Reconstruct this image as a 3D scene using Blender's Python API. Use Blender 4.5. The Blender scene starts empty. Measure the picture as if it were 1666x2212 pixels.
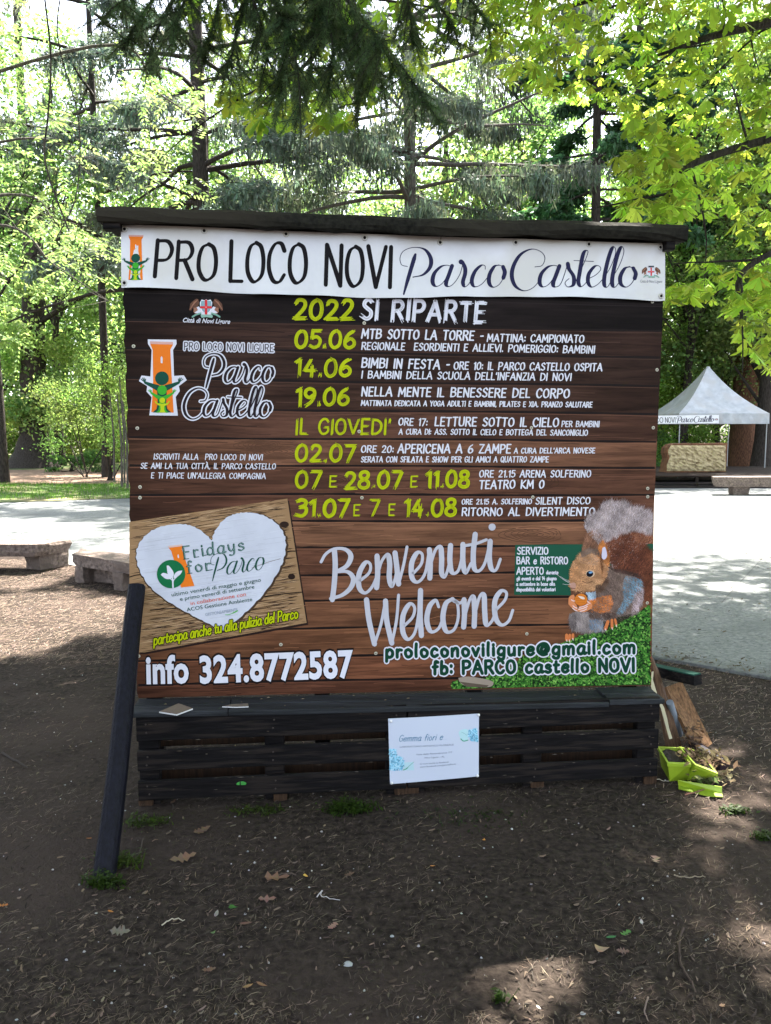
import bpy, math, random
import numpy as np
random.seed(7); rng = np.random.default_rng(7)
C = bpy.context.scene.collection
sc = bpy.context.scene

# ------------------------------------------------------------------ camera
FPX, CX, CY, EYE = 1686.0, 833.0, 1106.0, 1.6
PITCH = math.atan(176/FPX)
cam = bpy.data.objects.new('camera', bpy.data.cameras.new('camera')); C.objects.link(cam)
cam.location = (0, 0, EYE); cam.rotation_euler = (math.pi/2-PITCH, 0, 0)
cam.data.sensor_fit = 'VERTICAL'; cam.data.sensor_height = 36; cam.data.lens = 36*FPX/2212
cam.data.clip_start = 0.05; cam.data.clip_end = 2000
sc.camera = cam

# ------------------------------------------------------------------ light
SUN_DIR = np.array([0.20, 0.44, 0.86]); SUN_DIR /= np.linalg.norm(SUN_DIR)
SUN_ELEV = math.asin(SUN_DIR[2]); SUN_AZ = math.atan2(SUN_DIR[0], SUN_DIR[1])
SUN_STRENGTH, SKY_STRENGTH, EXPOSURE = 5.0, 0.10, 2.92
w = bpy.data.worlds.new('World'); sc.world = w; w.use_nodes = True
nt = w.node_tree; bg = nt.nodes['Background']
sky = nt.nodes.new('ShaderNodeTexSky'); sky.sky_type = 'NISHITA'; sky.sun_disc = False
sky.sun_elevation = SUN_ELEV; sky.sun_rotation = SUN_AZ; sky.dust_density = 2.2; sky.air_density = 1.0
hs = nt.nodes.new('ShaderNodeHueSaturation'); hs.inputs['Saturation'].default_value = .5
nt.links.new(sky.outputs[0], hs.inputs['Color']); nt.links.new(hs.outputs[0], bg.inputs[0]); bg.inputs[1].default_value = SKY_STRENGTH
sl = bpy.data.lights.new('sun', 'SUN'); sl.energy = SUN_STRENGTH; sl.angle = math.radians(0.53); sl.color = (1, .94, .85)
so = bpy.data.objects.new('sun', sl); C.objects.link(so)
from mathutils import Vector
so.rotation_euler = Vector(SUN_DIR).to_track_quat('Z', 'Y').to_euler(); so.location = (0, 0, 30)
sc.view_settings.view_transform = 'Standard'; sc.view_settings.look = 'None'
sc.view_settings.exposure = EXPOSURE; sc.view_settings.gamma = 1
sc.render.engine = 'CYCLES'
sc.cycles.max_bounces = 10; sc.cycles.transmission_bounces = 8; sc.cycles.diffuse_bounces = 6

# ------------------------------------------------------------------ maths: surveyed picture points to places
_F = np.array([0, math.cos(PITCH), -math.sin(PITCH)]); _U = np.array([0, math.sin(PITCH), math.cos(PITCH)]); _R = np.array([1., 0, 0])
EYEP = np.array([0, 0, EYE])
def ray(x, y): return _F + _R*(x-CX)/FPX + _U*(CY-y)/FPX
def gz(x, y, z=0.):
    r = ray(x, y); return EYEP + r*(z-EYE)/r[2]
def pl(x, y, Y0, s=0.1016):
    r = ray(x, y); return EYEP + r*(Y0/(r[1]-s*r[0]))
def dp(x, y, D):                    # point D metres down the scene
    r = ray(x, y); return EYEP + r*(D/r[1])
BOARD_Y, BENCH_Y, SLOPE = 3.45, 3.27, 0.1016
BN = np.array([SLOPE, -1, 0]); BN /= np.linalg.norm(BN)
BX = np.array([1, SLOPE, 0]); BX /= np.linalg.norm(BX)
def on_board(x, y, h=0.): return pl(x, y, BOARD_Y) + BN*h
def srgb(r, g, b):
    f = lambda c: (c/255/12.92) if c/255 <= .04045 else ((c/255+.055)/1.055)**2.4
    return (f(r), f(g), f(b), 1)

# ------------------------------------------------------------------ objects
WL = {}
def tag(o, label=None, cat=None, group=None, kind=None):
    for k, v in (('label', label), ('category', cat), ('group', group), ('kind', kind)):
        if v: o[k] = v
    return o
def thing(name, loc, label, cat, group=None):
    o = bpy.data.objects.new(name, None); o.empty_display_size = .1; C.objects.link(o); o.location = loc
    WL[o.name] = np.array(loc, float); return tag(o, label, cat, group)
def mesh(name, V, F, mat, cols=None, smooth=False, uv=None):
    """V (n,3); F an (m,k) array or a list of polygons"""
    me = bpy.data.meshes.new(name); V = np.asarray(V, np.float32)
    if isinstance(F, np.ndarray):
        m, k = F.shape
        me.vertices.add(len(V)); me.vertices.foreach_set('co', V.ravel())
        me.loops.add(m*k); me.loops.foreach_set('vertex_index', F.astype(np.int32).ravel())
        me.polygons.add(m); me.polygons.foreach_set('loop_start', np.arange(0, m*k, k, dtype=np.int32))
        me.update(calc_edges=True)
    else:
        me.from_pydata(V.tolist(), [], F); me.update()
    if cols is not None:
        a = me.color_attributes.new('Col', 'FLOAT_COLOR', 'POINT'); c = np.asarray(cols, np.float32)
        if c.shape[1] == 3: c = np.hstack([c, np.ones((len(c), 1), np.float32)])
        a.data.foreach_set('color', c.ravel())
    if smooth: me.polygons.foreach_set('use_smooth', [True]*len(me.polygons))
    if mat: me.materials.append(mat)
    return me
def part(name, V, F, mat, parent=None, cols=None, smooth=False, label=None, kind=None):
    V = np.asarray(V, float).reshape(-1, 3)
    base = np.zeros(3)
    if parent is not None: base = WL[parent.name]
    me = mesh(name, V-base, F, mat, cols, smooth)
    o = bpy.data.objects.new(name, me); C.objects.link(o); o.parent = parent; WL[o.name] = base
    return tag(o, label, kind=kind)
def solo(name, V, F, mat, label, cat, group=None, cols=None, smooth=False, kind=None):
    V = np.asarray(V, float); b = V.mean(0); b[2] = V[:, 2].min()
    me = mesh(name, V-b, F, mat, cols, smooth)
    o = bpy.data.objects.new(name, me); C.objects.link(o); o.location = b; WL[o.name] = b
    return tag(o, label, cat, group, kind)
def struct(name, V, F, mat, cols=None, smooth=False, label=None):
    o = part(name, V, F, mat, None, cols, smooth); o['kind'] = 'structure'
    if label: o['label'] = label
    return o
GAPS = [(gz(985, 2005), .12), (gz(1035, 2030), .12), (gz(1080, 2105), .10), (gz(1180, 2085), .12), (gz(1655, 2055), .12), (gz(1565, 1745), .19), (gz(1560, 1640), .16), (gz(860, 1990), .13), (gz(1130, 2190), .13), (gz(60, 1342), .85), (gz(150, 1325), .55), (gz(10, 1398), .45), (gz(0, 1315), .6), (gz(215, 1306), .3), (gz(100, 1312), .4), (gz(110, 1296), .28), (gz(240, 1370), .16), (gz(90, 1385), .25), (gz(150, 1365), .2), (gz(30, 1265), .3), (gz(1580, 1272), .3), (gz(1500, 1185), .5)]
def keep_open(P):
    """gaps in the leaf canopy through which sun flecks reach the ground"""
    m = np.ones(len(P), bool)
    for g, r in GAPS:
        d = P-g; m &= ~(np.linalg.norm(d-np.outer(d@SUN_DIR, SUN_DIR), axis=1) < r*1.0)
    return P[m]
def copy_tree(o, parent=None):
    c = o.copy(); C.objects.link(c); c.parent = parent; WL[c.name] = WL[o.name]
    for ch in o.children: copy_tree(ch, c)
    return c
class MB:
    def __init__(s): s.V = []; s.F = []; s.C = []; s.col = (1, 1, 1, 1)
    def n(s): return len(s.V)
    def add(s, V, F, col=None):
        b = len(s.V); s.V += [tuple(v) for v in V]; s.F += [[i+b for i in f] for f in F]; s.C += [col or s.col]*len(V)
    def hexa(s, P, col=None):       # 8 corners: bottom 0-3, top 4-7
        s.add(P, [(0, 3, 2, 1), (4, 5, 6, 7), (0, 1, 5, 4), (1, 2, 6, 5), (2, 3, 7, 6), (3, 0, 4, 7)], col)
    def beam(s, a, b, w, h, up=(0, 0, 1), col=None, bev=0.0, rough=0.0, seg=1):
        a = np.array(a, float); b = np.array(b, float); d = b-a; L = np.linalg.norm(d); d /= L
        up = np.array(up, float); x = np.cross(d, up); x /= np.linalg.norm(x); u = np.cross(x, d)
        c = bev; prof = [(-w/2+c, -h/2), (w/2-c, -h/2), (w/2, -h/2+c), (w/2, h/2-c), (w/2-c, h/2), (-w/2+c, h/2), (-w/2, h/2-c), (-w/2, -h/2+c)]
        V = []
        for i in range(seg+1):
            for (p, q) in prof:
                j = random.uniform(-rough, rough); k = random.uniform(-rough, rough)
                V.append(a+d*L*i/seg + x*(p+j) + u*(q+k))
        F = [list(range(8))[::-1], [seg*8+i for i in range(8)]]
        for i in range(seg):
            for j in range(8): F.append((i*8+j, i*8+(j+1) % 8, (i+1)*8+(j+1) % 8, (i+1)*8+j))
        s.add(V, F, col)
    def tube(s, P, R, k=8, col=None, cap=True):
        V, F = tube(P, R, k); s.add(V, [list(f) for f in F], col)
        if cap: b = len(s.V)-len(V); s.F += [[b+i for i in range(k)][::-1], [b+len(V)-k+i for i in range(k)]]
    def part(s, name, mat, parent=None, **k): return part(name, s.V, s.F, mat, parent, cols=s.C, **k)
    def solo(s, name, mat, label, cat, group=None, **k): return solo(name, np.array(s.V), s.F, mat, label, cat, group, cols=s.C, **k)
def tube(P, R, k=8):
    P = np.asarray(P, float); n = len(P); R = np.broadcast_to(np.asarray(R, float), (n,))
    T = np.gradient(P, axis=0); T /= np.linalg.norm(T, axis=1, keepdims=True)+1e-9
    ref = np.array([0, 0, 1.]) if abs(T[0, 2]) < .9 else np.array([1., 0, 0])
    X = np.cross(T, ref); X /= np.linalg.norm(X, axis=1, keepdims=True)+1e-9; Y = np.cross(T, X)
    a = np.arange(k)*2*np.pi/k
    V = (P[:, None]+R[:, None, None]*(np.cos(a)[None, :, None]*X[:, None]+np.sin(a)[None, :, None]*Y[:, None])).reshape(-1, 3)
    F = []
    for i in range(n-1):
        for j in range(k): F.append((i*k+j, i*k+(j+1) % k, (i+1)*k+(j+1) % k, (i+1)*k+j))
    return V, np.array(F)
def merge(parts):
    Vs, Fs, Cs, b = [], [], [], 0
    for p in parts:
        V, F = p[0], p[1]; Vs.append(V); Fs.append(F+b); b += len(V)
        if len(p) > 2: Cs.append(p[2])
    return np.vstack(Vs), np.vstack(Fs), (np.vstack(Cs) if Cs else None)
def cr(pts, n=6):
    P = np.asarray(pts, float)
    if len(P) < 3: return P
    Q = np.vstack([2*P[0]-P[1], P, 2*P[-1]-P[-2]]); out = []
    for i in range(1, len(Q)-2):
        for t in np.arange(n)/n:
            out.append(.5*((2*Q[i])+(-Q[i-1]+Q[i+1])*t+(2*Q[i-1]-5*Q[i]+4*Q[i+1]-Q[i+2])*t*t+(-Q[i-1]+3*Q[i]-3*Q[i+1]+Q[i+2])*t**3))
    out.append(Q[-2]); return np.array(out)

# ------------------------------------------------------------------ materials
def newmat(name):
    m = bpy.data.materials.new(name); m.use_nodes = True; return m, m.node_tree, m.node_tree.nodes['Principled BSDF']
def tint(N, L, src_a, src_b):
    mx = N.new('ShaderNodeMix'); mx.data_type = 'RGBA'; mx.blend_type = 'MULTIPLY'; mx.inputs[0].default_value = 1
    L.new(src_a, mx.inputs[6]); L.new(src_b, mx.inputs[7]); return mx.outputs[2]
def rough_mat(name, c1, c2, scale=8, rough=.8, bump=.3, stretch=(1, 1, 1), attr=False, detail=8, spec=.3, bdist=.01, lo=.35, hi=.65, coord='Object', c3=None, scale3=1.5):
    m, t, b = newmat(name); N, L = t.nodes, t.links
    tc = N.new('ShaderNodeTexCoord'); mp = N.new('ShaderNodeMapping'); mp.inputs['Scale'].default_value = stretch
    L.new(tc.outputs[coord], mp.inputs[0])
    nz = N.new('ShaderNodeTexNoise'); nz.inputs['Scale'].default_value = scale; nz.inputs['Detail'].default_value = detail; nz.inputs['Roughness'].default_value = .62
    L.new(mp.outputs[0], nz.inputs[0])
    r = N.new('ShaderNodeValToRGB'); r.color_ramp.elements[0].position = lo; r.color_ramp.elements[1].position = hi
    r.color_ramp.elements[0].color = c1; r.color_ramp.elements[1].color = c2
    L.new(nz.outputs[0], r.inputs[0]); out = r.outputs[0]
    if c3:
        n3 = N.new('ShaderNodeTexNoise'); n3.inputs['Scale'].default_value = scale3; n3.inputs['Detail'].default_value = 5; L.new(mp.outputs[0], n3.inputs[0])
        r3 = N.new('ShaderNodeValToRGB'); r3.color_ramp.elements[0].position = .48; r3.color_ramp.elements[1].position = .62; L.new(n3.outputs[0], r3.inputs[0])
        mx = N.new('ShaderNodeMix'); mx.data_type = 'RGBA'; L.new(r3.outputs[0], mx.inputs[0]); L.new(out, mx.inputs[6]); mx.inputs[7].default_value = c3; out = mx.outputs[2]
    if attr:
        a = N.new('ShaderNodeVertexColor'); a.layer_name = 'Col'; out = tint(N, L, out, a.outputs[0])
    L.new(out, b.inputs['Base Color']); b.inputs['Roughness'].default_value = rough; b.inputs['Specular IOR Level'].default_value = spec
    if bump:
        bp = N.new('ShaderNodeBump'); bp.inputs['Strength'].default_value = bump; bp.inputs['Distance'].default_value = bdist
        L.new(nz.outputs[0], bp.inputs['Height']); L.new(bp.outputs[0], b.inputs['Normal'])
    return m
def attr_mat(name, rough=.5, spec=.3, nscale=0, namt=.2, stretch=(1, 1, 1)):
    m, t, b = newmat(name); N, L = t.nodes, t.links
    a = N.new('ShaderNodeVertexColor'); a.layer_name = 'Col'; out = a.outputs[0]
    if nscale:
        tc = N.new('ShaderNodeTexCoord'); mp = N.new('ShaderNodeMapping'); mp.inputs['Scale'].default_value = stretch; L.new(tc.outputs['Object'], mp.inputs[0])
        nz = N.new('ShaderNodeTexNoise'); nz.inputs['Scale'].default_value = nscale; nz.inputs['Detail'].default_value = 9; nz.inputs['Roughness'].default_value = .65; nz.inputs['Distortion'].default_value = .4
        L.new(mp.outputs[0], nz.inputs[0])
        mr = N.new('ShaderNodeMapRange'); mr.inputs[1].default_value = .25; mr.inputs[2].default_value = .75; mr.inputs[3].default_value = 1-namt; mr.inputs[4].default_value = 1+namt
        L.new(nz.outputs[0], mr.inputs[0]); cb = N.new('ShaderNodeCombineColor')
        for i in range(3): L.new(mr.outputs[0], cb.inputs[i])
        out = tint(N, L, out, cb.outputs[0])
    L.new(out, b.inputs['Base Color']); b.inputs['Roughness'].default_value = rough; b.inputs['Specular IOR Level'].default_value = spec
    return m
def leaf_mat(name, top, trans, f=.5, rough=.55, spec=.25):
    m, t, b = newmat(name); N, L = t.nodes, t.links
    a = N.new('ShaderNodeVertexColor'); a.layer_name = 'Col'
    c1 = N.new('ShaderNodeRGB'); c1.outputs[0].default_value = (*top, 1); c2 = N.new('ShaderNodeRGB'); c2.outputs[0].default_value = (*trans, 1)
    L.new(tint(N, L, c1.outputs[0], a.outputs[0]), b.inputs['Base Color']); b.inputs['Roughness'].default_value = rough; b.inputs['Specular IOR Level'].default_value = spec
    tr = N.new('ShaderNodeBsdfTranslucent'); L.new(tint(N, L, c2.outputs[0], a.outputs[0]), tr.inputs[0])
    mx = N.new('ShaderNodeMixShader'); mx.inputs[0].default_value = f
    L.new(b.outputs[0], mx.inputs[1]); L.new(tr.outputs[0], mx.inputs[2]); L.new(mx.outputs[0], N['Material Output'].inputs[0]); return m
M = {}
M['soil'] = rough_mat('soil', (.014, .0105, .0085, 1), (.047, .036, .029, 1), 34, .95, .9, bdist=.015, spec=.1, c3=(.046, .034, .028, 1), scale3=.9)
M['litter'] = attr_mat('litter', .85, .15)
M['paving'] = rough_mat('paving', (.055, .06, .06, 1), (.235, .245, .245, 1), 46, .85, .5, stretch=(.7, 1.2, 1), bdist=.01, lo=.3, hi=.7, c3=(.10, .108, .108, 1), scale3=.9)
M['kerb'] = rough_mat('kerb_concrete', (.09, .095, .095, 1), (.17, .175, .17, 1), 30, .9, .4)
M['grassground'] = rough_mat('grass_ground', (.03, .06, .015, 1), (.09, .13, .035, 1), 3, .95, .3, c3=(.16, .14, .07, 1), scale3=.4)
M['path'] = rough_mat('leaf_path', (.10, .062, .042, 1), (.24, .16, .115, 1), 5, .95, .3)
M['granite'] = rough_mat('granite', (.075, .057, .048, 1), (.23, .178, .152, 1), 26, .85, .8, bdist=.02, c3=(.13, .10, .085, 1), scale3=4)
M['black_wood'] = rough_mat('black_painted_wood', (.0028, .0024, .0026, 1), (.0085, .0072, .0078, 1), 9, .75, .35, stretch=(.3, 8, 12), spec=.12, attr=True, c3=(.019, .0145, .0125, 1), scale3=5)
M['black_top'] = rough_mat('lit_black_wood', (.012, .0135, .016, 1), (.032, .035, .040, 1), 12, .7, .4, stretch=(.3, 6, 12), spec=.25, c3=(.012, .0135, .015, 1), scale3=3)  # bench top: lighter than the slats, light falling on it put into the colour
M['pole'] = rough_mat('black_tarred_pole', (.0016, .0017, .0038, 1), (.006, .0062, .0125, 1), 14, .6, .6, stretch=(6, 6, .35), spec=.16)
M['roof'] = rough_mat('roofing_felt', (.006, .006, .0045, 1), (.022, .021, .016, 1), 45, .9, .6, c3=(.03, .026, .019, 1), scale3=1.2, bdist=.006, spec=.15)
M['raw_wood'] = rough_mat('raw_wood', (.11, .065, .035, 1), (.30, .19, .115, 1), 6, .8, .4, stretch=(14, 14, 1.2), attr=True)
M['print'] = attr_mat('printed_vinyl', .5, .10, 5, .10)
M['plankprint'] = attr_mat('printed_plank_pattern', .55, .07, 3.2, .7, (1, 1, 14))
M['banner'] = rough_mat('white_banner_vinyl', (.54, .54, .56, 1), (.68, .68, .70, 1), 2.2, .4, .08, bdist=.02, lo=.3, hi=.55, spec=.4, c3=(.58, .565, .54, 1), scale3=3)
M['metal'] = attr_mat('metal_fittings', .35, .6)
M['paper'] = attr_mat('paper', .5, .3)
M['plastic'] = rough_mat('lime_plastic', (.21, .31, .014, 1), (.29, .39, .022, 1), 5, .4, .1, attr=True, spec=.5, c3=(.30, .40, .03, 1), scale3=9)
M['tent'] = rough_mat('tent_canvas', (.34, .36, .39, 1), (.5, .52, .55, 1), 3, .5, .1, c3=(.42, .42, .43, 1), scale3=2)
M['bark'] = rough_mat('bark', (.014, .011, .010, 1), (.06, .05, .042, 1), 7, .95, 1., stretch=(5, 5, .9), bdist=.05)
M['bark_grey'] = rough_mat('grey_bark', (.045, .04, .036, 1), (.13, .115, .10, 1), 9, .95, .9, stretch=(4, 4, .9), bdist=.03)
M['bark_red'] = rough_mat('reddish_bark', (.05, .026, .016, 1), (.20, .10, .06, 1), 8, .95, .9, stretch=(5, 5, .8), bdist=.04)
M['lf_chest'] = leaf_mat('chestnut_leaf', (.11, .18, .025), (.46, .64, .065), .55)
M['lf_ash'] = leaf_mat('ash_leaf', (.11, .165, .055), (.27, .39, .11), .5)
M['lf_far'] = leaf_mat('woodland_leaf', (.08, .13, .048), (.27, .38, .11), .5)
M['lf_fir'] = leaf_mat('fir_needle_spray', (.028, .066, .036), (.05, .13, .045), .35)
M['lf_cedar'] = leaf_mat('cedar_needle_spray', (.11, .155, .13), (.14, .185, .12), .4)
M['lf_near'] = leaf_mat('near_cedar_needle', (.055, .095, .045), (.12, .18, .055), .4)
M['grass'] = leaf_mat('grass_blade', (.06, .13, .02), (.10, .20, .03), .4)

# ------------------------------------------------------------------ ground
def flat(poly, z): return [(x, y, z) for x, y in poly], [list(range(len(poly)))]
def noise2(x, y):
    return (np.sin(x*3.1+np.sin(y*2.3)*1.4)+np.sin(y*4.7+1.3+np.sin(x*1.9))+.6*np.sin(x*9.3+y*7.1)+.5*np.sin(x*17-y*13.7)+.4*np.sin(x*5-y*21))/3.5
xs = np.concatenate([-np.geomspace(400, 6, 24), np.linspace(-5.6, 5.6, 150), np.geomspace(6, 400, 24)])
ys = np.concatenate([-np.geomspace(200, 1.2, 14), np.linspace(-1, 9, 150), np.geomspace(9.2, 800, 40)])
gx, gy = np.meshgrid(xs, ys)
fade = np.clip((9.5-gy)/3, 0, 1)*np.clip((gy+3)/3, 0, 1)*np.clip((7-np.abs(gx))/2, 0, 1)
edge = np.clip((5.2-gy-.55*np.clip(gx, 0, 9)+.35)/1.2, 0, 1)*(gx > .8)+(gx <= .8)*np.clip((8.0-gy-1.3*(gx+3)*(gx > -3))/1.5, 0, 1)
gzz = .012*noise2(gx, gy)*fade*edge + .008*noise2(gx*3.3, gy*3.1)*fade*edge
V = np.stack([gx, gy, gzz], -1).reshape(-1, 3); nx = len(xs)
i, j = np.meshgrid(np.arange(len(ys)-1), np.arange(nx-1), indexing='ij'); a = (i*nx+j).ravel()
struct('ground', V, np.stack([a, a+1, a+nx+1, a+nx], 1), M['soil'], smooth=True, label='dark bare soil under the trees')
def gh(x, y):
    x = np.asarray(x, float); y = np.asarray(y, float)
    f = np.clip((9.5-y)/3, 0, 1)*np.clip((y+3)/3, 0, 1)*np.clip((7-np.abs(x))/2, 0, 1)
    e = np.clip((5.2-y-.55*np.clip(x, 0, 9)+.35)/1.2, 0, 1)*(x > .8)+(x <= .8)*np.clip((8.0-y-1.3*(x+3)*(x > -3))/1.5, 0, 1)
    return .012*noise2(x, y)*f*e+.008*noise2(x*3.3, y*3.1)*f*e
P0, P1 = gz(1405, 1412), gz(1670, 1458)
dk = (P1-P0)/np.linalg.norm(P1-P0)
kA, kB = P0-dk*1.6, P1+dk*7
near = [(-40, 13.2), (-9, 10.9), (-4.6, 9.9), (-2.9, 8.45), (kA[0]-.6, kA[1]+.9), (kA[0], kA[1]), (kB[0], kB[1])]
far = [(30, 23.5), (8, 23.2), (0, 21), (-6, 18.3), (-9, 16.9), (-40, 15.5)]
struct('plaza_paving', *flat(near+far, .012), M['paving'], label='grey washed concrete paving of the open square')
kb = MB(); out = np.array([dk[1], -dk[0], 0])
for k in range(9):
    q0 = kA+(kB-kA)*k/9; q1 = kA+(kB-kA)*(k+1)/9-dk*.004
    kb.beam(q0+out*.06+[0, 0, -.02], q1+out*.06+[0, 0, -.02], .14, .09, bev=.006, rough=.003, seg=5)
    kb.part('kerb_stone', M['kerb'], None, kind='structure'); kb = MB()
sm = MB()
for (a_, b_) in (((1666, 1185), (1560, 1300)),):
    p, q = gz(*a_, .016), gz(*b_, .016); d = (q-p)/np.linalg.norm(q-p); n = np.array([-d[1], d[0], 0])*.003
    sm.add([p-n, q-n, q+n, p+n], [(0, 1, 2, 3)], (.08, .08, .08, 1))
sm.part('paving_joint', M['litter'], None, kind='structure')
struct('far_path', *flat([(-60, 24), (-10, 23.2), (-2, 24.6), (14, 25.5), (60, 30), (60, 36), (0, 31.5), (-60, 33)], .008), M['path'], label='reddish brown path covered in dry needles')
struct('near_lawn', *flat([(-60, 17), (-9, 17.1), (-6, 18.5), (0, 21.2), (0, 24), (-10, 23), (-60, 24)], .010), M['grassground'], label='green lawn strip beyond the square')
struct('far_lawn', *flat([(-90, 33), (0, 31.6), (60, 36.1), (90, 70), (-90, 70)], .006), M['grassground'], label='sunlit lawn beneath the far trees')

# blades, needles, crumbs -----------------------------------------------------
def blades(x, y, z, h, wd, lean, col):
    n = len(x); a = rng.uniform(0, 2*np.pi, n); dx, dy = np.cos(a)*wd/2, np.sin(a)*wd/2
    b = rng.uniform(0, 2*np.pi, n); l = h*lean*rng.uniform(.2, 1, n)
    V = np.stack([np.stack([x-dx, y-dy, z], 1), np.stack([x+dx, y+dy, z], 1), np.stack([x+np.cos(b)*l, y+np.sin(b)*l, z+h], 1)], 1).reshape(-1, 3)
    return V, np.arange(3*n).reshape(-1, 3), np.repeat(col, 3, 0)
def jcol(base, n, v=.25, hv=.08):
    c = np.array(base[:3])[None]*rng.uniform(1-v, 1+v, (n, 1))*rng.uniform(1-hv, 1+hv, (n, 3)); return np.hstack([c, np.ones((n, 1))])
n = 26000; yy = rng.uniform(17.2, 23.4, n); xx = rng.uniform(-14, 0, n); k = (yy > 18.2+(xx+6)*.45*(xx > -6)-.1*(xx < -6)*(-6-xx))
xx, yy = xx[k], yy[k]; k = (noise2(xx*.7, yy*.9)+rng.uniform(-.6, .6, len(xx))) > -.25; xx, yy = xx[k], yy[k]
V, F, Cc = blades(xx, yy, np.full(len(xx), .01), rng.uniform(.04, .13, len(xx)), rng.uniform(.008, .016, len(xx)), .6, jcol((1.2, 1.3, .8), len(xx), .4))
tag(part('lawn_grass', V, F, M['grass'], None, Cc), 'short green grass on the lawn strip across the square', 'grass', kind='stuff')

def strips(cx, cy, cz, L, wd, ang, col, curl=.15):
    """bent slivers lying on the ground (2 quads each)"""
    n = len(cx); d = np.stack([np.cos(ang), np.sin(ang)], 1); p = np.stack([-d[:, 1], d[:, 0]], 1)
    bend = rng.normal(0, curl, n)*L; tilt = rng.uniform(-.25, .35, n)*L*.5
    pts = []
    for t, zz in ((-.5, 0), (0, 1), (.5, 0)):
        c = np.stack([cx, cy], 1)+d*(L*t)[:, None]+p*(bend*(1-4*t*t)*.5)[:, None]
        z = cz+.003+np.abs(rng.normal(0, .003, n))+np.clip(tilt*(t+.5), 0, .02)
        w_ = (wd*(1 if t == 0 else .45))[:, None]
        pts += [np.column_stack([c-p*w_/2, z]), np.column_stack([c+p*w_/2, z+wd*.3])]
    V = np.stack(pts, 1).reshape(-1, 3); b = np.arange(n)[:, None]*6
    F = np.vstack([b+np.array([0, 1, 3, 2]), b+np.array([2, 3, 5, 4])]); return V, F, np.repeat(col, 6, 0)
def soil_pts(n, y0=1.75, y1=9.0, power=1.9):
    y = y0+(y1-y0)*rng.uniform(0, 1, n)**power; x = rng.uniform(-.58, .58, n)*(y+.6)
    ok = ~((x > .9) & (y > 5.35-.58*(x-1.9))) & ~((x > -2.6) & (y > 8.2-1.2*(x+2.6)) & (x <= .9)) & (y < 9.6)
    return x[ok], y[ok]
allp = []
for (n, base, L0, L1, w0, w1, v, thr) in ((62000, (.092, .070, .051), .008, .032, .0008, .0016, .55, -.15), (12000, (.17, .13, .094), .016, .05, .0010, .0018, .35, .15),
        (9000, (.035, .027, .022), .01, .035, .002, .006, .4, -1), (4500, (.10, .075, .055), .006, .026, .0025, .009, .6, -1)):
    x, y = soil_pts(n); m = noise2(x*1.3+3, y*1.6)+.8*noise2(x*3.7, y*4.3+2)+rng.uniform(-.5, .5, len(x)) > thr; x, y = x[m], y[m]
    k = len(x); s = 1+np.clip((y-3)/8, 0, .8)
    allp.append(strips(x, y, gh(x, y), rng.uniform(L0, L1, k)*s, rng.uniform(w0, w1, k)*s, rng.uniform(0, np.pi, k), jcol(base, k, v)))
for (n_, base) in ((34000, (.20, .15, .12)), (20000, (.07, .048, .036))):  # paler needles here carry the brightness of sunlit soil in their colour
    y = rng.uniform(5.2, 9.6, n_); x = rng.uniform(-6.5, -1.2, n_); ok = y < 9.7+.35*np.clip(-x-3, 0, 3); ok &= ~((x > -2.6) & (y > 8.2-1.2*(x+2.6))); x, y = x[ok], y[ok]
    x2 = rng.uniform(1.2, 4.5, n_//3); y2 = rng.uniform(3.0, 5.4, n_//3); ok = (y2 < 5.35-.58*(x2-1.9)) & (rng.random(len(x2)) < (y2-2.6)/2.2); x = np.concatenate([x, x2[ok]]); y = np.concatenate([y, y2[ok]]); k = len(x)
    allp.append(strips(x, y, gh(x, y)+rng.uniform(0, .006, k), rng.uniform(.02, .06, k), rng.uniform(.0013, .0032, k), rng.uniform(0, np.pi, k), jcol(base, k, .3)))
V, F, Cc = merge(allp)
tag(part('needle_litter', V, F, M['litter'], None, Cc), 'dry brown needles and leaf crumbs strewn over the dark soil', 'litter', kind='stuff')
# small pale stones and flakes
def pebbles(x, y, r, col):
    n = len(x); ph = rng.uniform(0, 6.28, n); V = []; k = 5
    ring = np.arange(k)*2*np.pi/k
    rr = r[:, None]*rng.uniform(.6, 1.2, (n, k)); a = ring[None]+ph[:, None]; g = gh(x, y)[:, None]
    base = np.stack([x[:, None]+rr*np.cos(a), y[:, None]+rr*np.sin(a)*.8, np.broadcast_to(g-.001, (n, k))], -1)
    top = np.stack([x[:, None]+.55*rr*np.cos(a), y[:, None]+.5*rr*np.sin(a), np.broadcast_to(g+r[:, None]*.6, (n, k))], -1)
    V = np.concatenate([base, top], 1).reshape(-1, 3); b = np.arange(n)[:, None]*10
    F = np.vstack([b+np.array([i, (i+1) % 5, 5+(i+1) % 5, 5+i]) for i in range(5)]); T = np.vstack([b+np.array([5, 6, 7, 8]), b+np.array([5, 8, 9, 9])])
    return V, np.vstack([F, b+np.array([5, 6, 7, 8])]), np.repeat(col, 10, 0)
x, y = soil_pts(900, power=1.3); r = rng.uniform(.0015, .0055, len(x))*(1+y*.06)
V, F, Cc = pebbles(x, y, r, jcol((.28, .27, .26), len(x), .4))
tag(part('pebble_scatter', V, F, M['litter'], None, Cc), 'tiny pale pebbles and flakes scattered on the soil', 'gravel', kind='stuff')
x = rng.uniform(1.5, 6, 700); y = rng.uniform(4.6, 11, 700); m = y > 5.9-.5*(x-2); x, y = x[m], y[m]
tt = rng.uniform(0, 1, 1600)**1.0; ee = (kA+(kB-kA)*tt[:, None])+np.array([-dk[1], dk[0], 0])*(np.abs(rng.normal(0, .16, 1600))-.15)[:, None]; x = np.concatenate([x, ee[:, 0]]); y = np.concatenate([y, ee[:, 1]])
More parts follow.
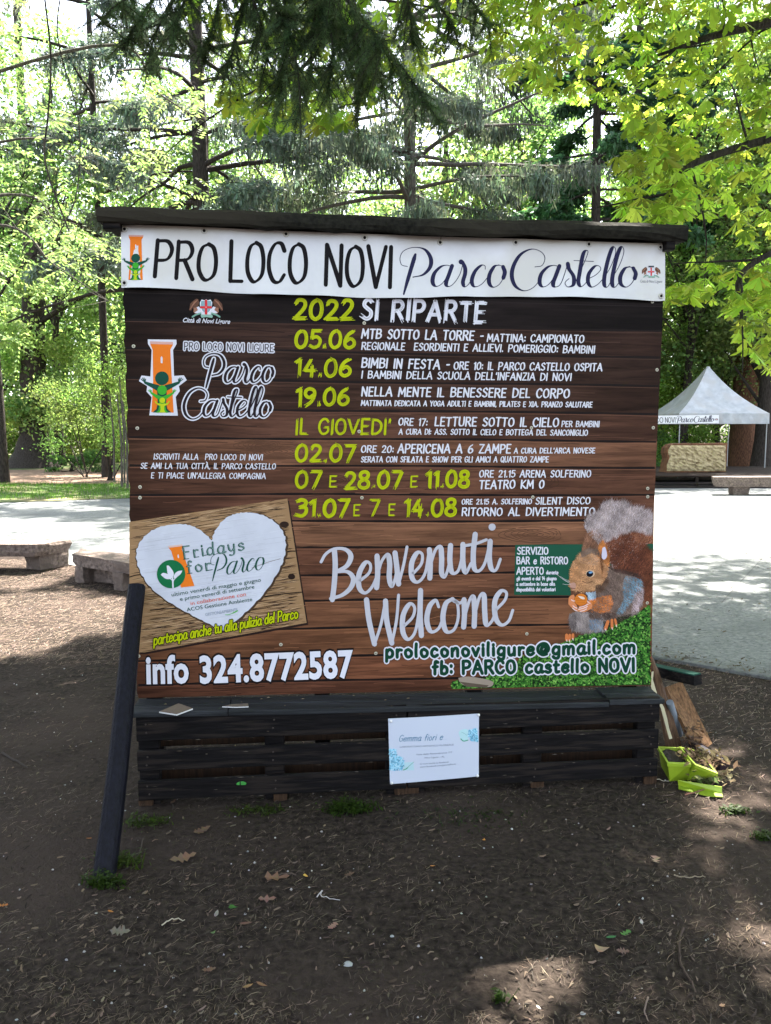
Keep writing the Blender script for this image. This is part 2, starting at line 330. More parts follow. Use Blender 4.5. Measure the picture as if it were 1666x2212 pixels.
V, F, Cc = strips(x, y, np.concatenate([np.full(len(x)-1600, .012), np.full(1600, .026)]), rng.uniform(.015, .05, len(x)), rng.uniform(.003, .014, len(x)), rng.uniform(0, 3, len(x)), jcol((.08, .06, .035), len(x), .5))
tag(part('leaf_scraps', V, F, M['litter'], None, Cc), 'dry leaf scraps lying on the grey paving', 'litter', kind='stuff')

# weeds
def weed(px, py, rad, h, n, label, col=(.85, 1.0, .45)):
    c = gz(px, py); rx = rad*rng.normal(0, .5, n); ry = rad*.5*rng.normal(0, .5, n)
    x, y = c[0]+rx, c[1]+ry; hh = h*rng.uniform(.3, 1, n)
    V, F, Cc = blades(x, y, gh(x, y), hh, rng.uniform(.004, .009, n), .8, jcol(col, n, .5))
    m = n*2; x2 = c[0]+rad*rng.normal(0, .55, m); y2 = c[1]+rad*.5*rng.normal(0, .55, m); s = rng.uniform(.006, .014, m); a = rng.uniform(0, 6.28, m); z = gh(x2, y2)+rng.uniform(.004, h*.7, m)
    d = np.stack([np.cos(a), np.sin(a), rng.uniform(-.2, .5, m)], 1)*s[:, None]; p = np.stack([-np.sin(a), np.cos(a), rng.uniform(-.3, .3, m)], 1)*s[:, None]*.45
    cc = np.stack([x2, y2, z], 1); V2 = np.stack([cc-d, cc-p, cc+d], 1).reshape(-1, 3); V3 = np.stack([cc-d, cc+d, cc+p], 1).reshape(-1, 3)
    c2 = np.repeat(jcol(col, m, .4), 3, 0)
    V, F, Cc = merge([(V, F, Cc), (V2, np.arange(3*m).reshape(-1, 3), c2), (V3, np.arange(3*m).reshape(-1, 3), c2)])
    b = c.copy(); Cc[:, :3] *= [.46, .36, .5]; o = solo('weed_clump', V, F, M['grass'], label, 'weed', cols=Cc, kind='stuff')
    return o
weed(755, 1752, .10, .05, 170, 'bright green weed clump under the notice paper side of the bench')
weed(313, 1781, .10, .045, 60, 'thin weeds at the front left corner of the pallet bench', (1.2, 1.2, .6))
weed(262, 1868, .08, .07, 80, 'small leafy weed right of the black pole', (1.3, 1.3, .6))
weed(226, 1917, .06, .06, 80, 'small green weed growing at the foot of the black pole')
weed(555, 1753, .12, .03, 60, 'sparse dry weeds in front of the left bench slats', (1.2, 1.1, .8))
weed(1586, 1753, .05, .035, 70, 'low green weed on bare soil right of the lime planters')
weed(1010, 1768, .22, .03, 60, 'sparse grass tufts in front of the right bench half', (.6, .62, .5))
weed(1655, 1810, .05, .04, 60, 'small green sprig at the right edge of the soil')
weed(1078, 2160, .02, .05, 16, 'single yellow green grass sprig low in the foreground')

# fallen leaves, twigs and stones that stand out one by one ---------------------
def leaf_outline(kind, n=None):
    if kind == 'oak':
        up = [(0, .0), (.10, .10), (.22, .26), (.30, .12), (.42, .40), (.52, .16), (.64, .36), (.74, .14), (.86, .22), (1, 0)]
    elif kind == 'heart': up = [(0, .02), (-.04, .22), (.10, .38), (.32, .36), (.62, .20), (1, 0)]
    elif kind == 'bits': up = [(0, 0), (.15, .3), (.3, .08), (.5, .33), (.6, .1), (.85, .3), (1, 0)]
    else: up = [(0, 0), (.15, .13), (.4, .2), (.7, .16), (1, 0)]
    return up
def fallen(px, py, size, kind, ang, col, label):
    c = gz(px, py); L = .9*size/FPX*(c[1]/math.cos(PITCH)); up = [(max(0, min(1, a+(random.uniform(-.035, .035) if 0 < i_ < len(leaf_outline(kind))-1 else 0))), b*random.uniform(.65, 1.15)) for i_, (a, b) in enumerate(leaf_outline(kind))]
    mid = [(x, 0) for x, _ in up]; V = []; F = []; ca, sa = math.cos(ang), math.sin(ang); curl = random.uniform(.05, .22); k = len(up)
    for (s, arr) in ((1, up), (0, up), (-1, up)):
        for (x, y) in arr:
            yy = y*s*random.uniform(.85, 1.1); X = (x-.5)*L; Yv = yy*L
            z = .004+L*curl*((x-.5)**2*2+abs(yy)*.8)+random.uniform(0, .02)*L
            wx, wy = c[0]+X*ca-Yv*sa, c[1]+(X*sa+Yv*ca); V.append((wx, wy, float(gh(wx, wy))+z+.004))
    for r_ in (0, 1):
        for q in range(k-1): F.append((r_*k+q, r_*k+q+1, (r_+1)*k+q+1, (r_+1)*k+q))
    cc = [tuple(v*random.uniform(.85, 1.15) for v in col)+(1,) for _ in V]
    return solo('fallen_leaf', np.array(V), F, M['litter'], label, 'leaf', 'fallen leaves on the soil', cols=cc)
BR, TN, OR, GN, PL = (.115, .072, .048), (.14, .11, .08), (.30, .12, .035), (.04, .11, .025), (.21, .185, .165)
for a_ in [
 (437, 1800, 48, 'oak', .7, BR, 'curled brown oak leaf nearest the left bench foot'),
 (396, 1857, 66, 'oak', .35, (.15, .095, .06), 'large lobed brown oak leaf right of the black pole'),
 (260, 2016, 52, 'oak', .1, (.13, .11, .09), 'flat grey brown oak leaf left in the foreground'),
 (240, 1978, 18, 'plain', -.3, OR, 'small orange leaf below the foot of the black pole'),
 (531, 1995, 32, 'plain', .05, BR, 'oval brown leaf lying level in the middle foreground'),
 (468, 1975, 26, 'plain', 1.5, PL, 'pale curled leaf standing on edge in the left foreground'),
 (505, 1964, 24, 'heart', -.2, GN, 'green leaf fallen on the soil left of centre'),
 (578, 1948, 46, 'bits', .1, (.17, .10, .075), 'ragged brown leaf fragments left of centre'),
 (661, 1895, 14, 'heart', -.6, (.5, .32, .07), 'tiny yellow leaf left of centre below the bench'),
 (755, 1891, 28, 'oak', .4, BR, 'small brown lobed leaf in the centre below the bench'),
 (599, 1903, 62, 'bits', .15, (.16, .095, .06), 'long shrivelled brown leaf below the bench'),
 (452, 2099, 36, 'oak', .2, BR, 'brown lobed leaf low in the left foreground'),
 (719, 2003, 36, 'oak', 1., (.22, .13, .10), 'reddish brown leaf on the edge of a sunlit patch'),
 (700, 1934, 18, 'heart', .9, (.10, .08, .07), 'dark grey leaf in the centre foreground'),
 (193, 1816, 15, 'plain', .2, OR, 'small orange leaf left of the black pole'),
 (8, 1958, 22, 'bits', .3, OR, 'orange leaf at the left edge of the picture'),
 (462, 2014, 15, 'heart', 1.1, (.10, .16, .06), 'dull green scrap of leaf in the left foreground'),
 (536, 2133, 30, 'plain', .6, (.22, .13, .06), 'folded tan leaf low in the foreground'),
 (566, 2127, 32, 'plain', -.3, (.17, .09, .05), 'narrow curled brown leaf beside the folded tan leaf'),
 (312, 1933, 18, 'plain', 1.2, TN, 'small tan leaf right of the pole foot'),
 (1046, 1817, 11, 'heart', 1.3, (.55, .27, .05), 'tiny bright orange leaf below the right bench half'),
 (935, 1879, 14, 'plain', .2, (.45, .2, .06), 'tiny orange leaf in the middle of the soil'),
 (1417, 1860, 38, 'bits', 1.2, TN, 'tan broken compound leaf in front of the planters'),
 (1302, 2058, 36, 'heart', .1, (.27, .18, .12), 'heart shaped tan leaf in the right foreground'),
 (1345, 2064, 34, 'oak', -.1, (.14, .09, .07), 'dark brown leaf right of the heart shaped leaf'),
 (1320, 2029, 30, 'plain', .2, (.05, .15, .06), 'broad green leaf above the heart shaped leaf'),
 (1352, 2022, 30, 'bits', .5, (.08, .18, .05), 'torn green leaf beside the pale feathery leaf'),
 (1386, 2001, 22, 'plain', 1.4, (.40, .38, .35), 'pale grey upright leaf in the right foreground'),
 (1164, 2178, 18, 'plain', -1, (.5, .46, .38), 'cream sliver of leaf at the bottom centre'),
 (1560, 2173, 18, 'oak', .3, (.24, .15, .10), 'small brown leaf in the bottom right corner'),
 (350, 2085, 20, 'plain', .4, TN, 'narrow tan leaf low on the left'),
 (375, 1735, 26, 'plain', 1.3, BR, 'brown leaf leaning under the left end of the bench'),
 (1310, 1672, 22, 'plain', -.6, BR, 'brown leaf tucked under the right end of the bench'),
 (540, 1702, 0, 'x', 0, BR, '')][:-1]: fallen(*a_)
def twig(pts, r, col, label):
    P = cr([gz(*p)+np.array([0, 0, .008]) for p in pts], 6); P[:, 2] += rng.normal(0, .002, len(P))
    V, F = tube(P, np.linspace(r, r*.5, len(P)), 5); solo('twig', V, F, M['litter'], label, 'twig', 'twigs on the soil', cols=np.tile((*col, 1), (len(V), 1)))
twig([(350, 2003), (372, 1990), (400, 1994)], .0025, (.38, .34, .26), 'pale forked grass stalk in the left foreground')
twig([(685, 1941), (697, 1928), (695, 1940), (735, 1949)], .0022, (.45, .42, .42), 'pale bent twig in the centre foreground')
twig([(1476, 2012), (1468, 2035), (1470, 2085), (1490, 2120), (1503, 2148)], .005, (.07, .05, .04), 'dark curved stick in the right foreground')
twig([(1456, 1894), (1490, 1899), (1524, 1897)], .003, (.26, .21, .15), 'tan forked twig below the weed on the right')
twig([(1400, 2160), (1392, 2190), (1402, 2212)], .003, (.16, .12, .1), 'short brown twig at the bottom edge')
twig([(310, 1815), (300, 1850), (280, 1868)], .003, (.07, .055, .045), 'thin dark twig beside the pole')
twig([(640, 1895), (610, 1892), (575, 1910)], .003, (.08, .06, .05), 'thin dark twig left of centre')
twig([(5, 1630), (40, 1650), (60, 1662)], .006, (.05, .04, .035), 'dark stick on the soil at the left edge')
twig([(1480, 1720), (1530, 1705), (1560, 1670), (1585, 1640)], .003, (.22, .11, .08), 'reddish bramble stem arching beside the planters')
for (px, py, s, lab) in ((752, 2080, 11, 'round grey stone in the foreground'), (1259, 2188, 7, 'small grey stone at the bottom right of centre'), (847, 2018, 5, 'small white pebble on a sunlit patch'), (36, 2200, 5, 'white pebble in the bottom left corner')):
    c = gz(px, py); r = s/FPX*c[1]; V = []; F = []
    for i in range(5):
        th = math.pi*i/8
        for q in range(10):
            a = q*math.pi/5; rr = r*(1+.12*math.sin(q*2.3+i)); V.append((c[0]+rr*math.cos(a)*math.cos(th), c[1]+rr*.8*math.sin(a)*math.cos(th), float(gh(c[0], c[1]))+r*.6*math.sin(th)))
    for i in range(4):
        for q in range(10): F.append((i*10+q, i*10+(q+1) % 10, i*10+10+(q+1) % 10, i*10+10+q))
    F.append([40+q for q in range(10)]); solo('stone', np.array(V), F, M['litter'], lab, 'stone', cols=[(.26, .27, .27, 1)]*len(V), smooth=True)

# ------------------------------------------------------------------ lettering: pen strokes laid on a surface
G = {
'A':(62,'l0,0 31,100 62,0|l11,34 51,34'),'B':(54,'l4,0 4,100|c4,99 36,97 47,77 34,56 6,53|c6,53 42,50 53,27 38,4 4,1'),
'C':(54,'c51,80 40,98 20,96 4,70 3,34 18,4 38,2 53,20'),'D':(58,'l4,0 4,100|c4,99 34,94 54,68 52,30 32,5 4,1'),
'E':(46,'l44,99 4,99 4,1 45,1|l4,52 38,52'),'F':(44,'l44,99 4,99 4,0|l4,52 37,52'),'G':(58,'c53,82 40,98 20,96 4,70 3,34 18,4 38,2 54,18 55,44|l55,44 33,44'),
'H':(56,'l4,0 4,100|l52,0 52,100|l4,52 52,52'),'I':(8,'l4,0 4,100'),'J':(36,'c32,100 32,30 20,2 2,12'),'K':(54,'l4,0 4,100|l50,100 6,48 54,0'),
'L':(42,'l4,100 4,2 42,2'),'M':(70,'l2,0 8,100 35,30 62,100 68,0'),'N':(56,'l4,0 4,100 52,0 52,100'),'O':(58,'c30,98 12,88 3,60 5,26 20,3 36,3 52,20 55,56 46,88 30,98'),
'P':(52,'l4,0 4,100|c4,98 36,98 50,76 38,50 5,44'),'Q':(58,'c30,98 12,88 3,60 5,26 20,3 36,3 52,20 55,56 46,88 30,98|l36,22 58,-6'),
'R':(54,'l4,0 4,100|c4,98 36,98 48,76 36,54 5,48|l26,50 54,0'),'S':(48,'c45,84 30,99 12,90 8,70 24,54 42,38 42,14 24,1 2,14'),
'T':(52,'l0,99 52,99|l26,99 26,0'),'U':(56,'c4,100 3,40 10,8 28,1 46,8 53,40 52,100'),'V':(58,'l0,100 29,0 58,100'),'W':(82,'l0,100 20,0 41,80 62,0 82,100'),
'X':(54,'l2,100 52,0|l52,100 2,0'),'Y':(54,'l0,100 27,48 54,100|l27,48 27,0'),'Z':(50,'l2,99 48,99 2,2 50,2'),
'0':(52,'c28,98 12,86 3,58 5,24 18,3 32,3 46,20 50,56 42,88 28,98'),'1':(24,'l2,80 20,98 20,0'),'2':(50,'c4,78 14,97 34,96 44,78 36,50 4,4|l4,3 50,5'),
'3':(48,'c4,88 22,98 42,88 40,66 20,54|c20,54 44,50 46,22 28,2 2,8'),'4':(54,'l30,98 2,34 54,34|l36,64 36,0'),'5':(48,'l44,98 10,98 7,56|c7,56 30,62 46,42 40,12 20,0 2,10'),
'6':(50,'c42,98 18,78 4,44 6,14 24,1 44,14 46,38 28,54 6,36'),'7':(46,'l2,98 46,98 16,0'),'8':(50,'c26,54 8,68 10,90 26,98 42,90 42,68 26,54 6,38 4,14 24,1 44,10 46,36 26,54'),
'9':(50,'c44,62 22,46 4,62 6,88 24,98 44,86 46,56 32,20 10,0'),'.':(10,'l5,3 5,10'),',':(10,'l7,8 3,-12'),':':(10,'l5,12 5,20|l5,58 5,66'),"'":(8,'l6,100 3,76'),
'-':(30,'l2,46 28,48'),'À':(62,'l0,0 31,96 62,0|l11,34 51,34|l16,126 34,108'),'/':(30,'l0,-6 30,104'),'@':(80,'c60,50 50,62 34,56 28,36 38,22 54,30 60,50 58,28 70,26 76,50 62,80 34,84 8,60 8,24 34,0 62,4'),
'a':(50,'c44,56 24,62 6,40 6,12 22,0 38,14 46,52|c46,56 42,14 48,2 56,8'),'b':(48,'c8,100 5,40 6,4|c6,36 22,60 42,46 42,14 24,0 6,8'),'c':(44,'c40,50 24,62 6,42 6,14 22,0 42,12'),
'd':(50,'c42,50 22,60 6,40 6,12 22,0 40,14|c48,100 43,40 44,2'),'e':(46,'c6,32 40,36 40,54 22,60 6,40 6,12 24,0 44,14'),'f':(34,'c36,92 22,100 16,80 14,0|l2,56 32,58'),
'g':(48,'c42,50 22,60 6,40 6,14 22,4 40,18|c44,58 42,0 36,-26 16,-28 4,-16'),'h':(48,'c6,100 4,0|c4,34 22,60 40,52 40,2'),'i':(12,'l6,58 6,2|l6,78 6,84'),'j':(16,'c10,58 10,-14 0,-28|l10,78 10,84'),
'k':(42,'c6,100 4,0|l36,56 8,28 40,0'),'l':(14,'c8,100 5,40 6,2'),'m':(74,'l5,58 5,0|c5,36 20,60 36,50 36,0|c36,36 50,60 68,50 68,0'),'n':(48,'l5,58 5,0|c5,34 22,60 40,52 41,0'),
'o':(48,'c24,59 8,48 5,26 14,4 28,1 42,14 43,40 24,59'),'p':(48,'c6,58 5,20 4,-30|c6,38 22,60 42,46 42,14 24,0 6,10'),'q':(48,'c42,50 22,60 6,40 6,12 22,0 40,14|l44,58 44,-30'),
'r':(34,'l5,58 5,0|c5,34 18,56 34,54'),'s':(40,'c36,50 22,60 8,50 12,36 32,26 36,12 20,0 2,8'),'t':(34,'c15,84 13,14 20,1 34,6|l2,58 32,58'),'u':(48,'c5,58 6,10 20,0 36,12 42,30|l42,58 42,0'),
'v':(44,'l2,58 22,0 42,58'),'w':(64,'l2,58 18,0 32,50 46,0 62,58'),'x':(42,'l2,58 40,0|l40,58 2,0'),'y':(46,'c4,58 8,20 24,8 40,30|c42,58 38,-10 24,-28 6,-24'),'z':(42,'l4,57 38,57 2,2 40,2'),
'ì':(16,'l8,58 8,2|l2,86 12,72'),'à':(50,'c44,56 24,62 6,40 6,12 22,0 38,14 46,52|l46,56 47,0|l16,88 28,72'),' ':(34,'')}
class Print:
    """collects flat print; coordinates come through a transform T=(x0,y0,scale) and are laid on a surface"""
    def __init__(s, T=(0, 0, 1)): s.V = []; s.F = []; s.C = []; s.T = T; s.k = 0; s.base = 0
    def _add(s, P, F, col, layer):
        s.k = (s.k+1) % 40; h = .0003*layer+.00001*s.k; b = len(s.V)
        for i, p in enumerate(P): s.V.append((s.T[0]+p[0]*s.T[2], s.T[1]+p[1]*s.T[2], h))
        s.F += [[b+i for i in f] for f in F]
        s.C += (col if isinstance(col, list) else [col]*len(P))
    def poly(s, P, col, layer=1, smooth=0):
        if smooth:
            P = cr(list(P)+[P[0]], smooth)[:-1]
        s._add(P, [list(range(len(P)))], col, layer)
    def disc(s, x, y, rx, ry=None, col=None, layer=1, n=20, ang=0):
        ry = ry or rx; ca, sa = math.cos(ang), math.sin(ang); s._add([(x+rx*math.cos(a)*ca-ry*math.sin(a)*sa, y+rx*math.cos(a)*sa+ry*math.sin(a)*ca) for a in np.arange(n)*2*math.pi/n], [list(range(n))], col, layer)
    def ribbon(s, P, w, col, layer=1, caps=True):
        P = np.asarray(P, float); n = len(P); w = np.broadcast_to(np.asarray(w, float), (n,))
        T = np.gradient(P, axis=0); T /= np.linalg.norm(T, axis=1, keepdims=True)+1e-9; N = np.stack([-T[:, 1], T[:, 0]], 1)
        A, B = P+N*w[:, None]/2, P-N*w[:, None]/2
        s._add(list(A)+list(B), [(i, i+1, n+i+1, n+i) for i in range(n-1)], col, layer)
        if caps:
            for q in (0, n-1):
                if w[q] > 2.2/s.T[2]*.5: s.disc(P[q][0], P[q][1], w[q]/2, col=col, layer=layer, n=8)
    def pen(s, P, thick, thin, col, layer=1, taper=True, grow=0):
        """pointed pen: heavy down strokes, hairline up strokes"""
        P = cr(P, 8); T = np.gradient(P, axis=0); T /= np.linalg.norm(T, axis=1, keepdims=True)+1e-9
        d = np.clip(T[:, 1], 0, 1)**1.3; k = np.ones(5)/5; d = np.convolve(np.pad(d, 2, mode='edge'), k, 'valid')
        s.ribbon(P, thin+(thick-thin)*d+grow, col, layer)
    def stroke(s, P, w, col, layer, style):
        if style == 'brush':
            P = np.asarray(P, float); T = np.gradient(P, axis=0); T /= np.linalg.norm(T, axis=1, keepdims=True)+1e-9; N = np.stack([-T[:, 1], T[:, 0]], 1)
            L = np.linalg.norm(np.diff(P, axis=0), axis=1).sum(); m = 6
            for j in range(m):
                o = (j-(m-1)/2)/m*w; Q = P+N*o
                Q[0] -= T[0]*random.uniform(-.3, .6)*w; Q[-1] += T[-1]*random.uniform(-.5, .75)*w
                ww = w/m*random.uniform(.8, 1.45)
                s.ribbon(Q, ww*np.linspace(1, random.uniform(.5, 1), len(Q)), col, layer, caps=False)
        elif style == 'chisel':
            P = np.asarray(P, float); T = np.gradient(P, axis=0); a = np.arctan2(T[:, 1], T[:, 0]); s.ribbon(P, w*(.62+.5*np.abs(np.sin(a+.5))), col, layer)
        else: s.ribbon(P, w, col, layer)
    def text(s, t, x0, y0, x1, y1, h, col, layer=3, w=5, style='round', shear=0., track=16, jit=0., sp=1, wmul=None):
        tot = sum(G[c][0]*(sp if c == ' ' else 1)+track for c in t)-track; ex = np.array([x1-x0, y1-y0], float)/tot
        u = ex/np.linalg.norm(ex); ey = np.array([u[1]*1., -u[0]*1.])*h/100+u*shear*h/100; cur = 0
        for c in t:
            wd, spec = G[c]; dy = random.uniform(-jit, jit); sc_ = 1+random.uniform(-jit, jit)/90
            for st in filter(None, spec.split('|')):
                pts = np.array([[float(v) for v in q.split(',')] for q in st[1:].split()])
                pts[:, 1] = pts[:, 1]*sc_+dy
                if st[0] == 'c': runs = [cr(pts, 5)]
                else: runs = [pts[i:i+2] for i in range(len(pts)-1)]
                for r in runs:
                    Q = np.array([x0, y0])+np.outer(r[:, 0]+cur, ex)+np.outer(r[:, 1], ey)
                    if len(Q) == 2: Q = np.linspace(Q[0], Q[1], 4)
                    s.stroke(Q, w, col, layer, style)
            cur += wd*(sp if c == ' ' else 1)+track
    def font(s, t, x0, y0, x1, y1, h, col, layer=3, bold=0., shear=0., caph=.7):
        """outline lettering from the built-in vector font; h = height of a capital"""
        cu = bpy.data.curves.new('t', 'FONT'); cu.body = t; cu.offset = bold; cu.resolution_u = 3; cu.shear = shear; cu.space_character = 1+bold*1.2
        o = bpy.data.objects.new('t', cu); C.objects.link(o); bpy.context.view_layer.update()
        me = o.evaluated_get(bpy.context.evaluated_depsgraph_get()).to_mesh()
        V = np.array([v.co[:] for v in me.vertices]); F = [list(p.vertices) for p in me.polygons]
        par = list(range(len(V)))
        def find(i):
            while par[i] != i: par[i] = par[par[i]]; i = par[i]
            return i
        for f in F:
            for q in f[1:]: par[find(q)] = find(f[0])
        isl = {}; h_ = np.array([isl.setdefault(find(i), len(isl)) for i in range(len(V))])
        bpy.data.objects.remove(o)
        mn, mx = V[:, 0].min(), V[:, 0].max(); ex = np.array([x1-x0, y1-y0])/(mx-mn); u = ex/np.linalg.norm(ex); ey = np.array([u[1], -u[0]])*h/caph
        b = len(s.V)
        for i, v in enumerate(V):
            p = np.array([x0, y0])+(v[0]-mn)*ex+v[1]*ey; s.V.append((s.T[0]+p[0]*s.T[2], s.T[1]+p[1]*s.T[2], .0003*layer+.00002*(h_[i] % 12)))
        s.F += [[b+i for i in f] for f in F]; s.C += [col]*len(V)
    def tris(s, A, B, D, cols, layer):
        n = len(A); b = len(s.V); hh = .0003*layer+.000008*(np.arange(n) % 35)
        for i in range(n):
            for p in (A[i], B[i], D[i]): s.V.append((s.T[0]+p[0]*s.T[2], s.T[1]+p[1]*s.T[2], hh[i]))
            s.F.append([b+3*i, b+3*i+1, b+3*i+2]); s.C += [tuple(cols[i])]*3
    def put(s, name, surf, parent, mat=None, label=None):
        V = [surf(x, y, h) for x, y, h in s.V]; return part(name, V, s.F, mat or M['print'], parent, cols=s.C, label=label)
def inside(P, x, y):
    P = np.asarray(P); r = np.zeros(len(x), bool); j = len(P)-1
    for i in range(len(P)):
        c = ((P[i, 1] > y) != (P[j, 1] > y)) & (x < (P[j, 0]-P[i, 0])*(y-P[i, 1])/(P[j, 1]-P[i, 1]+1e-9)+P[i, 0]); r ^= c; j = i
    return r
def sample(P, n):
    P = np.asarray(P, float); lo, hi = P.min(0), P.max(0); X = []; Y = []
    while sum(map(len, X)) < n:
        x = rng.uniform(lo[0], hi[0], n); y = rng.uniform(lo[1], hi[1], n); m = inside(P, x, y); X.append(x[m]); Y.append(y[m])
    return np.concatenate(X)[:n], np.concatenate(Y)[:n]
def fur(pb, P, n, col, ang, L, W, layer, v=.3, spread=.5):
    n = int(n*2.6); W = W*.62; x, y = sample(P, n); P_ = np.asarray(P, float).mean(0); x = P_[0]+(x-P_[0])*1.03; y = P_[1]+(y-P_[1])*1.03; a = np.radians(ang)+rng.normal(0, spread, n); l = L*rng.uniform(.5, 1.2, n); w_ = W*rng.uniform(.5, 1.2, n)
    dx, dy = np.cos(a), -np.sin(a); A = np.stack([x-dy*w_/2, y+dx*w_/2], 1); B = np.stack([x+dy*w_/2, y-dx*w_/2], 1); D = np.stack([x+dx*l, y+dy*l], 1)
    for Q_ in (A, B, D): Q_[:, 0] = np.minimum(Q_[:, 0], 1104)
    lo_ = 1+.22*np.sin(x*.021+y*.013+L)+.14*np.sin(y*.045-x*.03); c = np.array(col[:3])[None]*rng.uniform(1-v, 1+v, (n, 1))*lo_[:, None]; pb.tris(A, B, D, np.hstack([c, np.ones((n, 1))]), layer)

WHITE, LIME = srgb(212, 211, 220), srgb(172, 182, 10)
DKGREEN, ORANGE = srgb(24, 78, 52), srgb(226, 118, 32)
PARCO = [('P', [(68,187),(30,175),(20,130),(45,85),(110,62),(180,75),(218,130),(215,190),(170,240),(104,256)]),
 ('S', [(120,108),(95,190),(65,290),(43,368)]),
 ('P', [(345,186),(318,180),(280,192),(240,235),(229,290),(250,319),(290,300),(330,240),(354,186)]), ('P', [(356,184),(335,240),(314,300),(330,321),(365,300),(405,240),(428,165)]),
 ('D', (415,158,13)), ('P', [(424,160),(440,195),(440,235),(425,290),(437,320),(465,300),(490,250)]),
 ('P', [(572,205),(570,182),(545,180),(505,220),(484,280),(502,318),(550,300),(600,240)]),
 ('P', [(660,178),(630,188),(600,240),(598,295),(625,321),(665,300),(695,240),(690,192),(658,178)]), ('P', [(686,190),(697,225),(688,262)])]
CASTELLO = [('P', [(893,190),(940,180),(958,130),(930,90),(870,75),(800,110),(755,180),(742,250),(765,315),(820,345),(880,325),(930,270)]),
 ('P', [(1040,186),(1013,180),(975,192),(935,235),(924,290),(945,319),(985,300),(1025,240),(1049,186)]), ('P', [(1051,184),(1030,240),(1009,300),(1025,321),(1060,295),(1105,170)]),
 ('P', [(1105,170),(1112,205),(1140,255),(1136,308),(1100,322),(1084,295),(1110,268)]), ('P', [(1140,300),(1165,265),(1200,190),(1238,100),(1229,82),(1206,110),(1180,230),(1170,290),(1185,320),(1215,300),(1240,262)]),
 ('L', [(1145,149),(1275,153)]), ('P', [(1238,268),(1290,240),(1322,205),(1310,182),(1280,187),(1242,235),(1235,290),(1258,321),(1300,303),(1342,260)]),
 ('P', [(1335,275),(1390,180),(1420,95),(1412,58),(1393,75),(1368,150),(1345,255),(1345,308),(1365,318),(1394,270)]), ('P', [(1387,275),(1442,180),(1472,95),(1464,58),(1445,75),(1420,150),(1397,255),(1397,308),(1417,318),(1452,268)]),
 ('P', [(1508,188),(1476,200),(1448,250),(1450,300),(1480,321),(1515,300),(1545,245),(1535,202),(1505,188)]), ('P', [(1530,198),(1545,232),(1538,265)])]
def script(pb, items, f, thick, thin, col, layer, grow=0):
    for kd, q in items:
        if kd == 'D': pb.disc(*f(q[0], q[1]), q[2]/19*thick*.9+grow/2, col=col, layer=layer, n=12); continue
        P = [f(x, y) for x, y in q]
        if kd == 'P': pb.pen(P, thick, thin, col, layer, grow=grow)
        elif kd == 'S':
            Q = cr(P, 6); pb.ribbon(Q, thick*np.array(np.interp(np.linspace(0, 1, len(Q)), [0, .12, .6, 1], [.6, 1, .9, .4]))+grow, col, layer)
        else: pb.ribbon(np.array(P), thin+grow, col, layer)
def tower(pb, f, k, layer):
    """park tower emblem with three raised-arm figures; f maps the emblem's own frame, k scales line widths"""
    g = lambda pts: [f(*p) for p in pts]
    pb.poly(g([(310,250),(500,255),(478,295),(482,400),(505,820),(320,815),(335,560),(331,300)]), ORANGE, layer)
    pb.poly(g([(308,228),(500,234),(500,254),(310,249)]), srgb(205,160,150), layer)
    pb.poly(g([(398,408),(397,365),(405,352),(413,365),(413,410)]), WHITE, layer+1)
    def fig(c, cx, cy, r, hand, sh, body, ly):
        pb.disc(*f(cx, cy), r*k, col=c, layer=ly+1, n=24)
        for sg in (-1, 1):
            A = [(cx+sg*hand[0], hand[1]), (cx+sg*hand[0]*.62, (hand[1]+sh)/2+8), (cx+sg*r*.6, sh+r*.25)]
            P = cr(g(A), 6); pb.ribbon(P, np.linspace(r*.35, r*.85, len(P))*k, c, ly)
            for q in (-.9, -.45, 0, .45):
                e = (cx+sg*(hand[0]+r*.5*math.cos(q)), hand[1]-r*.75+abs(q+.2)*r*.4+q*r*.15); e = (cx+sg*(hand[0]+r*(.15-q*.5)), hand[1]-r*(.75-abs(q+.2)*.35))
                pb.ribbon(g([(cx+sg*hand[0], hand[1]), e]), r*.12*k, c, ly)
        pb.poly(g([(cx-r*.75, sh), (cx+r*.75, sh), (cx+r*.62, body[0]), (cx+r*.8, body[1]-r*.5), (cx+r*1.35, body[1]), (cx-r*1.35, body[1]), (cx-r*.8, body[1]-r*.5), (cx-r*.62, body[0])]), c, ly)
    fig(srgb(18,72,58), 408, 535, 57, (140, 570), 600, (740, 818), layer+1)
    fig(srgb(60,160,45), 410, 633, 40, (92, 655), 685, (760, 820), layer+3)
    fig(srgb(185,200,30), 412, 718, 23, (52, 738), 748, (790, 820), layer+5)
